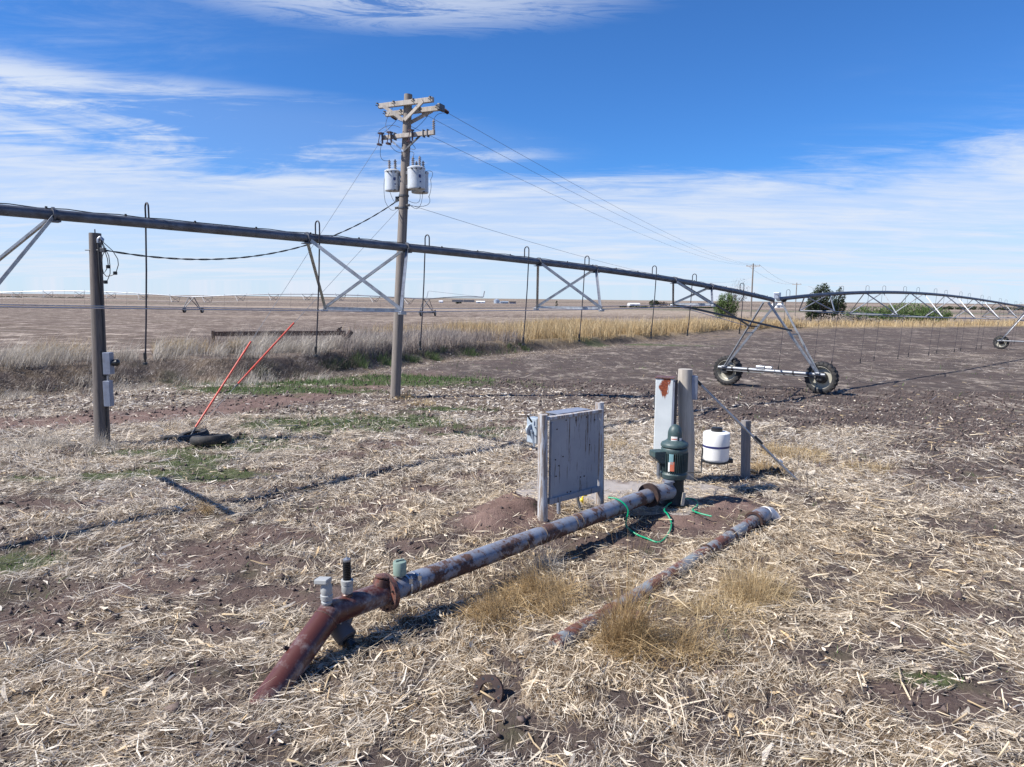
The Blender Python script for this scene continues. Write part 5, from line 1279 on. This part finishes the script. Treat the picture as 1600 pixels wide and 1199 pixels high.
# ================================================================ OLD HALF BURIED PIPE
q0 = Gt(1192, 812); q1_ = Gt(1060, 905); q2_ = Gt(995, 950); q3_ = Gt(868, 1012)
old = thing('buried_pipe', q0, 'old grey and rusty pipe half sunk in straw right of the painted pipe', 'steel pipe')
a0 = q0+VZ*.07; a3_ = q3_+VZ*.02
od = (a3_-a0).normalized(); OL = (a3_-a0).length
MB().tube([a0+od*OL*i/12-VZ*.03*math.sin(math.pi*i/12) for i in range(13)], .088, 24).build('pipe_barrel', M['pipe_old'], old, 40)
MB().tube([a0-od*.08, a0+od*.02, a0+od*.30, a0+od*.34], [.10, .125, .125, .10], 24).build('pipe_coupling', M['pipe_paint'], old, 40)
MB().lathe(a0+od*.36, od, [(0, .10), (.0, .135), (.02, .135), (.02, .10)], 24, False).build('coupling_ring', M['rust_dark'], old, 40)
MB().tube([a0-od*.06, a0-od*.16+Vector((.04, .02, -.02)), a0-od*.2+Vector((.12, -.02, -.12))], [.115, .10, .09], 14).build('torn_cap', M['sticker_white'], old, 60)
for k, r_ in ((.62, .094), (1.15, .10), (1.9, .094)): MB().lathe(a0+od*k-VZ*.02, od, [(0, .08), (0, r_), (.03, r_), (.03, .08)], 20, False).build('pipe_band', M['rust_dark'], old, 40)
p = Gt(992, 975)
re_ = thing('rusty_pipe_stub', p, 'rust brown pipe stub poking out beside the tall golden weed', 'pipe stub')
MB().tube([p+Vector((-.16, .10, -.02)), p+Vector((-.04, .04, .05)), p+Vector((.06, -.03, .05))], [.075, .08, .082], 20, False).lathe(p+Vector((.06, -.03, .05)), Vector((.8, -.55, .05)), [(0, .082), (.0, .062), (-.10, .06), (-.1, 0)], 20, False).build('stub_wall', M['flange_rust'], re_, 40)
def pipe_straw():
    n = 6000; u = RNG.random(n); k = RNG.random(n) < np.clip(.22+1.5*(fbm(u*9, u*0+3, 2)-.42)*3+np.exp(-((u-.60)/.07)**2)+1.3*np.exp(-((u-.36)/.035)**2), .04, 1); u = u[k]; n = len(u)
    o = RNG.normal(0, .10, n); side = np.array([od.y, -od.x]); P_ = np.array(a0)[None]+u[:, None]*OL*np.array(od)[None]
    x = P_[:, 0]+o*side[0]; y = P_[:, 1]+o*side[1]; z = np.maximum(height(x, y), P_[:, 2]-.03*np.sin(math.pi*u)+np.sqrt(np.maximum(.088**2-o*o, 0))-.004)
    tag(ribbons('straw_litter', x, y, RNG.lognormal(math.log(.13), .4, n), RNG.uniform(.003, .009, n), RNG.uniform(0, 6.28, n), RNG.normal(0, .35, n), np.abs(RNG.normal(0, .014, n))+.004, np.clip(RNG.normal(.6, .22, n), 0, 1), M['straw'], .2, .35, z=z-.03), 'straw and dead grass draped over the old buried pipe')
pipe_straw()
# loose flange
p = Gt(763, 1088)
lf = thing('loose_flange', p, 'dark rusty ring flange lying half buried in the straw in front', 'flange')
ax = Vector((-.38, -.70, .40)).normalized()
o_ = MB().lathe(p+VZ*.035, ax, [(-.016, .075), (-.016, .135), (.016, .135), (.016, .075), (-.016, .075)], 36, False).build('ring', M['rust_dark'], lf, 35)
a, b = frame(ax)
for i in range(8):
    t = 2*math.pi*(i+.2)/8; q_ = p+VZ*.035+(a*math.cos(t)+b*math.sin(t))*.108; MB().lathe(q_+ax*.016, ax, [(0, .012), (.002, .012), (.002, 0)], 8).build('bolt_hole', M['black_plastic'], o_)
# ================================================================ TANK
YT = YC-.75
tc_ = A(1118, 719, YT); ttp = A(1118, 674, YT)
tank = thing('chemical_tank', tc_, 'small white plastic tank with a dark blue band and black lid', 'tank')
hT = ttp.z-tc_.z; rT = 21.0/F*YT
body = MB().lathe(tc_, VZ, [(-.02, rT*.6), (-.015, rT*.80), (.01, rT*.93), (.04, rT*.97), (hT*.52, rT*.97), (hT*.55, rT*.985), (hT*.90, rT*.99), (hT*.96, rT*.96), (hT*.99, rT*.80), (hT, rT*.5)], 36).build('tank_body', M['tank_white'], tank, 40)
MB().lathe(tc_+VZ*hT*.47, VZ, [(0, rT*.975), (.0, rT*.995), (.032, rT*.995), (.032, rT*.975)], 36, False).build('blue_band', M['band_blue'], tank, 40)
MB().lathe(tc_+VZ*hT*.99, VZ, [(0, rT*.40), (.012, rT*.43), (.055, rT*.42), (.07, rT*.34), (.075, 0)], 24).build('lid', M['black_plastic'], tank, 40)
MB().lathe(tc_-VZ*.03, VZ, [(0, rT*.80), (.0, rT*.99), (.022, rT*.99), (.022, rT*.80)], 28, False).build('cradle_ring', M['black_plastic'], tank, 40)
frm = [tc_+Vector((-rT*1.02, 0, hT*.35)), tc_+Vector((-rT*1.02, -.02, -.14)), tc_+Vector((-rT*1.10, -.03, -.20)), Vector((PX+R0*.9, YM, zat(742)))]
frm = [A(1098, 700, YT), A(1096, 722, YT-.02), A(1096, 738, YT-.1), Vector((PX+R0*.9, YM-.02, zat(738)))]
MB().tube(frm, .012, 6).build('bracket_arm', M['black_plastic'], tank, 60)
MB().tube([tc_+Vector((-rT, 0, -.02)), tc_+Vector((0, -rT*.2, -.03)), tc_+Vector((rT*1.05, .0, -.01)), tc_+Vector((rT*1.15, .05, .03))], .012, 6).build('bracket_arm', M['black_plastic'], tank, 60)
MB().box(tc_+Vector((rT*1.1, .0, -.01)), (.09, .07, .07)).build('dosing_fitting', M['black_plastic'], tank, bevel=.01)
e0 = tc_+Vector((rT*.9, 0, -.06))
MB().tube([e0, A(1138, 735, YT-.15), A(1128, 748, YT-.3), Gt(1112, 762)+VZ*.02], .006, 5).build('dosing_tube', M['black_plastic'], tank, 60)
# ================================================================ GREEN HOSE
def along2(px_, off):
    c = near_axis(px_, 800); return c
c = near_axis(962, 790)
hp = [c+VZ*(RP+.018)+Vector((-.10, .06, 0)), c+VZ*(RP+.02), c+Vector((.10, -.07, RP*.55+.02)), c+Vector((.16, -.10, -.02)), A(978, 820, Gt(985, 838).y+.1), Gt(992, 838)+VZ*.04, Gt(1010, 844)+VZ*.025, Gt(1030, 848)+VZ*.005, Gt(1044, 838)+VZ*.03, Gt(1049, 822)+VZ*.03, A(1043, 806, Gt(1045, 812).y)+VZ*.02, on_plane(1038, 797, pz+.06), on_plane(1046, 787, pz+.08), on_plane(1062, 781, pz+.07), on_plane(1078, 779, pz+.05), on_plane(1089, 784, pz+.03), on_plane(1089, 791, pz+.025), on_plane(1082, 797, pz+.025), on_plane(1092, 802, pz+.025), on_plane(1112, 807, pz+.02)]
def smooth(pts, k=6):
    out = []
    P_ = [pts[0]]+pts+[pts[-1]]
    for i in range(1, len(P_)-2):
        for j in range(k):
            t = j/k; a, b, c_, d_ = P_[i-1], P_[i], P_[i+1], P_[i+2]
            out.append(.5*((2*b)+(c_-a)*t+(2*a-5*b+4*c_-d_)*t*t+(3*b-a-3*c_+d_)*t**3))
    return out+[pts[-1]]
wire('garden_hose', smooth(hp), .0125, 'hose_green', 'bright green garden hose looped over the painted pipe and the pad', 'hose', n=8)
# ================================================================ BEAM ON THE BANK
Yb = 33.5
b0_ = Gt(334, 546)+VZ*.80; Yb = b0_.y; b1_ = Gt(540, 545)+VZ*.82; b1y = b1_.y
beam = thing('steel_beam', b0_, 'long dark rusty beam with an axle end lying on the ditch bank', 'steel beam')
MB().bar(b0_, b1_, .24, .24).build('beam', M['rust_dark'], beam, bevel=.01)
MB().bar(A(528, 514, b1y), A(548, 538, b1y-.1), .22, .14).tube([A(540, 530, b1y-.2), A(549, 518, b1y)], .13, 10).build('axle_head', M['rust_dark'], beam, bevel=.01)
MB().bar(A(530, 515, b1y), A(534, 511, b1y), .06).build('hook', M['rust_dark'], beam)
MB().bar(b0_+VZ*.16, b0_-VZ*.80, .16, .1).bar(b0_+(b1_-b0_)*.5, b0_+(b1_-b0_)*.5-VZ*.85, .3, .2).build('beam_end', M['rust_dark'], beam)
# ================================================================ TREES, BUSHES, BUILDINGS
def leafcloud(name, centers, n, size, mat, parent, tmean=.5):
    """centers: (x, y, z, rx, ry, rz) blobs relative to parent"""
    cs = np.array(centers); wgt = (cs[:, 3]*cs[:, 4]*cs[:, 5]); wgt /= wgt.sum(); k = RNG.choice(len(cs), n, p=wgt)
    v = RNG.normal(size=(n, 3)); v /= np.linalg.norm(v, axis=1)[:, None]; r = RNG.random(n)**(1/2.2)
    p_ = cs[k, :3]+v*r[:, None]*cs[k, 3:6]
    nz_ = fbm(p_[:, 0]*1.3/size*.25+50, p_[:, 2]*1.3/size*.25+p_[:, 1]*.3/size+50, 3)
    kk = nz_ > .42; p_ = p_[kk]; nz_ = nz_[kk]; n = len(p_)
    a = RNG.normal(size=(n, 3)); a /= np.linalg.norm(a, axis=1)[:, None]; b = np.cross(a, RNG.normal(size=(n, 3))); b /= np.linalg.norm(b, axis=1)[:, None]
    s_ = size*RNG.uniform(.5, 1.3, n)[:, None]
    Vv = np.stack([p_-a*s_, p_+b*s_*.5, p_+a*s_, p_-b*s_*.5], 1).reshape(-1, 3); i = np.arange(n)*4
    o_ = npmesh(name, Vv, [np.stack([i, i+1, i+2, i+3], 1)], M[mat], dict(tint=np.repeat(np.clip(RNG.normal(tmean, .22, n)+(nz_-.5), 0, 1), 4)))
    o_.parent = parent; o_['kind'] = 'stuff'; return o_
def tree(px_, pyt, pyb, Yt, wpx, label, mat, n, size, name='tree', cat_='tree', group=None, blobs_=None, trunk=.12, sparse=False):
    g_ = A(px_, pyb, Yt); gz_ = Zs(g_.x, Yt); h = A(px_, pyt, Yt).z-gz_; w = wpx/F*Yt/2
    base = Vector((g_.x, Yt, gz_)); t = thing(name, base, label, cat_, group)
    rnd = random.Random(px_)
    m_ = MB(); m_.tube([base-VZ*.2, base+VZ*h*.3+Vector((rnd.uniform(-.1, .1)*w, 0, 0)), base+VZ*h*.65], [trunk, trunk*.8, trunk*.4], 7)
    tips = []
    for i in range(9):
        z_ = h*(.2+.06*i); a = rnd.uniform(0, 6.28); L_ = w*rnd.uniform(.55, .9)
        e = base+Vector((math.cos(a)*L_, math.sin(a)*L_, z_+h*rnd.uniform(.12, .28))); m_.tube([base+VZ*z_, (base+VZ*z_+e)/2+VZ*h*.03, e], [trunk*.4, trunk*.25, trunk*.1], 5); tips.append(e)
    m_.build('trunk', M['wood_post_dark'], t, 60)
    B = blobs_ or [(0, 0, .55, .55, .55, .40), (-.45, .1, .45, .45, .45, .32), (.45, -.1, .48, .45, .45, .32), (.1, 0, .80, .35, .35, .20), (-.2, 0, .72, .4, .4, .24), (.25, .1, .25, .6, .5, .22), (-.4, 0, .22, .5, .5, .2)]
    leafcloud('crown', [(a*w, b*w, c_*h, d*w, e*w, f_*h) for a, b, c_, d, e, f_ in B], n, size, mat, t)
    return t
def baretree(px_, pyt, pyb, Yt, wpx, label, n=200):
    g_ = A(px_, pyb, Yt); gz_ = Zs(g_.x, Yt); h = A(px_, pyt, Yt).z-gz_; w = wpx/F*Yt/2
    base = Vector((g_.x, Yt, gz_)); t = thing('bare_tree', base, label, 'tree'); rnd = random.Random(4)
    tr = MB(); tw = MB()
    def grow(p_, d_, L_, r_, lv):
        e = p_+d_*L_; (tr if lv < 2 else tw).tube([p_, (p_+e)/2+Vector((rnd.uniform(-.05, .05), rnd.uniform(-.05, .05), 0))*L_, e], [r_, r_*.8, r_*.6], 5 if lv < 2 else 3, False)
        if lv >= 5: return
        for i in range(rnd.choice((2, 3, 3)) if lv < 4 else 2):
            q_ = (d_+Vector((rnd.uniform(-.6, .6), rnd.uniform(-.6, .6), rnd.uniform(-.1, .5)))).normalized(); grow(p_+d_*L_*rnd.uniform(.6, 1), q_, L_*rnd.uniform(.6, .78), max(r_*.6, .018), lv+1)
    for k in range(3): grow(base+Vector((rnd.uniform(-.3, .3), 0, 0))*w, Vector((rnd.uniform(-.25, .25), rnd.uniform(-.2, .2), 1)).normalized(), h*.27, .12, 0)
    tr.build('trunk', M['wood_post_dark'], t); tw.build('twigs', M['wood_post_dark'], t)['kind'] = 'stuff'
    leafcloud('buds', [(0, 0, h*.62, w*.7, w*.7, h*.36)], 1200, .09, 'twig', t, .6)
    return t
tree(1134, 455, 494, 150, 44, 'light green leafy bush below the middle distance pole', 'leaf_green', 9000, .14, 'bush', 'bush')
baretree(1153, 432, 496, 155, 50, 'leafless greyish tree beside the light green bush')
tree(1283, 441, 499, 158, 50, 'tall dark green tree right of the pivot tower top', 'leaf_dark', 12000, .17)
tree(1309, 447, 499, 162, 26, 'narrower dark green tree joined to the right of the taller one', 'leaf_dark', 5000, .17)
tree(1268, 455, 499, 156, 24, 'small dark tree at the left foot of the tallest one', 'leaf_dark', 3500, .17)
low = [(0, 0, .45, .9, .6, .45), (-.6, 0, .35, .4, .5, .3), (.6, 0, .32, .4, .5, .3)]
tree(1415, 469, 506, 152, 100, 'long low bright green thicket under the second span', 'leaf_green', 9000, .18, 'thicket', 'bush', None, low, .07)
tree(1355, 476, 505, 154, 70, 'lower left lobe of green brush behind the branch pile', 'leaf_green', 4500, .18, 'thicket', 'bush', None, low, .07)
tree(1455, 477, 506, 156, 70, 'right tail of the green thicket thinning towards the stubble', 'leaf_green', 4500, .18, 'thicket', 'bush', None, low, .07)
tree(1340, 478, 500, 170, 50, 'pale green shrub in the gap between trees and thicket', 'leaf_green', 3000, .12, 'bush', 'bush', None, low, .07)
# pile of branches
bpY = 141; bp_ = A(1335, 507, bpY); bpz = Zs(bp_.x, bpY); bpc = Vector((bp_.x, bpY, bpz))
pile = thing('brush_pile', bpc, 'tangled grey pile of dead branches in front of the green thicket', 'branch pile')
m_ = MB(); rnd = random.Random(8)
for i in range(340):
    a = rnd.gauss(0, 3.6); c = Vector((bpc.x+a, bpY+rnd.gauss(0, .8), bpz+.2+abs(rnd.gauss(0, .9))*max(.25, 1-abs(a)/6)))
    d_ = Vector((rnd.gauss(0, 1), rnd.gauss(0, .6), rnd.gauss(0, .35))).normalized(); L_ = rnd.uniform(.7, 2.4)
    m_.tube([c-d_*L_*.5, c+Vector((0, 0, rnd.uniform(-.1, .12))), c+d_*L_*.5], [rnd.uniform(.05, .10), .06, .03], 3)
m_.build('branches', M['wood_pole'], pile)['kind'] = 'stuff'
# distant things
tree(716, 470.5, 478, 600, 11, 'single round tree standing alone on the left horizon', 'leaf_dark', 1500, .45, 'tree', 'tree', None, None, .4)
tree(1022, 468, 480, 560, 18, 'first dark bush of the far clump behind the third truss', 'leaf_dark', 1500, .55, 'tree', 'tree', 'far clump of trees by the white house', None, .2)
tree(1035, 471, 480, 565, 20, 'middle bush of the far clump behind the third truss', 'twig', 1500, .4, 'tree', 'tree', 'far clump of trees by the white house', None, .2)
tree(1052, 472, 480, 570, 16, 'last bush of the far clump behind the third truss', 'leaf_dark', 900, .55, 'tree', 'tree', 'far clump of trees by the white house', None, .2)
tree(870, 469, 475, 420, 5, 'tiny lone tree on the horizon above the central cross bar', 'leaf_dark', 500, .25, 'tree', 'tree', None, None, .2)
def hedge(px0, px1, pyt, pyb, Yh, label, mat='leaf_dark'):
    a = A(px0, pyb, Yh); b = A(px1, pyb, Yh); c = (a+b)/2; z_ = Zs(c.x, Yh); h = max(.8, A(px0, pyt, Yh).z-z_)
    t = thing('hedge', Vector((c.x, Yh, z_)), label, 'hedge'); W_ = (b.x-a.x)/2
    cs = [(W_*(2*(i+.5)/14-1), 0, h*.4, W_/11, 1.5, h*RNG.uniform(.35, .6)) for i in range(14)]
    leafcloud('foliage', cs, 7000, .5, mat, t, .5); return t
hedge(968, 1125, 479, 483, 430, 'thin dark green hedge line left of the bare tree')
hedge(1460, 1700, 478, 484, 520, 'dark treeline at the far right behind the second span')
hedge(-60, 130, 465, 469, 800, 'dark low treeline on the far left horizon')
def building(px0, px1, pyt, pyb, Yd, dep, wall, roof, rooff, label, ca='shed', name='shed'):
    a = A(px0, pyb, Yd); b = A(px1, pyb, Yd); gz_ = Zs((a.x+b.x)/2, Yd); h = A(px0, pyt, Yd).z-gz_; h = max(h, 2.2)
    w = b.x-a.x; c = Vector(((a.x+b.x)/2, Yd+dep/2, gz_)); t = thing(name, c, label, ca)
    eh = h*(1-rooff)
    MB().box(c+VZ*(eh/2-.3), (w, dep, eh+.6)).build('wall', M[wall], t)
    y0, y1 = c.y-dep/2-.3, c.y+dep/2+.3; xl, xr = c.x-w/2-.3, c.x+w/2+.3
    vs = [(xl, y0, gz_+eh), (xr, y0, gz_+eh), (xr, y1, gz_+eh), (xl, y1, gz_+eh), (xl, (y0+y1)/2, gz_+h), (xr, (y0+y1)/2, gz_+h)]
    MB().add(vs, [(0, 1, 5, 4), (2, 3, 4, 5), (0, 4, 3), (1, 2, 5), (0, 3, 2, 1)]).build('roof', M[roof], t)
    MB().box(Vector((c.x-w*.15, c.y-dep/2-.03, gz_+eh*.38)), (min(w*.25, 3), .06, eh*.75)).build('door', M['shed_blue'], t)
    MB().box(Vector((c.x+w*.28, c.y-dep/2-.03, gz_+eh*.55)), (min(w*.12, 1.2), .06, eh*.3)).build('window', M['window_dark'], t)
    return t
def bin_(px_, wpx, pyt, pyb, Yd, label):
    a = A(px_, pyb, Yd); gz_ = Zs(a.x, Yd); h = A(px_, pyt, Yd).z-gz_; r = wpx/F*Yd/2; c = Vector((a.x, Yd, gz_)); t = thing('grain_bin', c, label, 'grain bin')
    MB().lathe(c, VZ, [(-.3, r), (h*.72, r)], 24).build('bin_wall', M['bin_steel'], t, 40)
    MB().lathe(c+VZ*h*.72, VZ, [(0, r*1.03), (h*.25, r*.15), (h*.28, 0)], 24).build('bin_roof', M['bin_steel'], t, 40)
    m_ = MB()
    for i in range(1, 6): m_.lathe(c+VZ*h*.12*i, VZ, [(0, r), (.02, r+.06), (.08, r+.06), (.1, r)], 24, False)
    m_.build('bin_ring', M['bin_steel'], t)['kind'] = 'stuff'
bin_(776, 9, 467, 478, 690, 'silver steel grain bin on the horizon left of the blue sheds')
bin_(783, 6, 471, 478, 700, 'smaller steel bin tucked against the larger grain bin')
building(744, 757, 472.5, 477, 690, 14, 'shed_white', 'shed_white', .4, 'white machine shed on the horizon left of the grain bin')
building(686, 691, 472, 476.5, 700, 8, 'shed_white', 'shed_white', .4, 'tiny white shed near the distant pivot tower')
building(785, 794, 472, 478, 680, 14, 'shed_blue', 'shed_blue', .4, 'blue grey barn just right of the grain bins', 'barn', 'barn')
building(796, 806, 474, 479, 670, 14, 'shed_blue', 'rust_dark', .4, 'low dark barn at the right end of the farmstead', 'barn', 'barn')
building(984, 1000, 475, 480, 560, 12, 'shed_white', 'shed_white', .4, 'white farmhouse on the horizon between the second and third trusses', 'house', 'farmhouse')
building(1213, 1224, 474, 483, 520, 12, 'shed_white', 'shed_white', .4, 'pale house partly behind the tower top', 'house', 'farmhouse')

# thin dead stalks standing on their own
for (a, b, h_) in ((1308, 736, .85), (1262, 770, .5), (606, 905, .35), (1243, 742, .5), (888, 740, .5), (1010, 700, .6)):
    p = Gt(a, b); rnd = random.Random(a); st = thing('dead_stalk', p, {1308: 'tall thin dark stem standing alone right of the brace', 1262: 'short dead stem at the brace foot', 606: 'thin bent stem behind the maroon flange', 1243: 'dead stem between short post and brace foot', 888: 'thin stem standing behind the painted board', 1010: 'thin weed stem left of the white cabinet'}[a], 'weed')
    e = p+Vector((rnd.uniform(-.08, .08), rnd.uniform(-.05, .05), h_))
    MB().tube([p-VZ*.03, (p+e)/2+Vector((rnd.uniform(-.03, .03), 0, 0)), e], [.006, .005, .003], 5).build('stem', M['wood_post_dark'], st)
    for k in range(4):
        q_ = p+(e-p)*(.35+.15*k); MB().tube([q_, q_+Vector((rnd.uniform(-.12, .12), rnd.uniform(-.08, .08), rnd.uniform(.04, .12)))], [.004, .0025], 4).build('twig', M['wood_post_dark'], st)
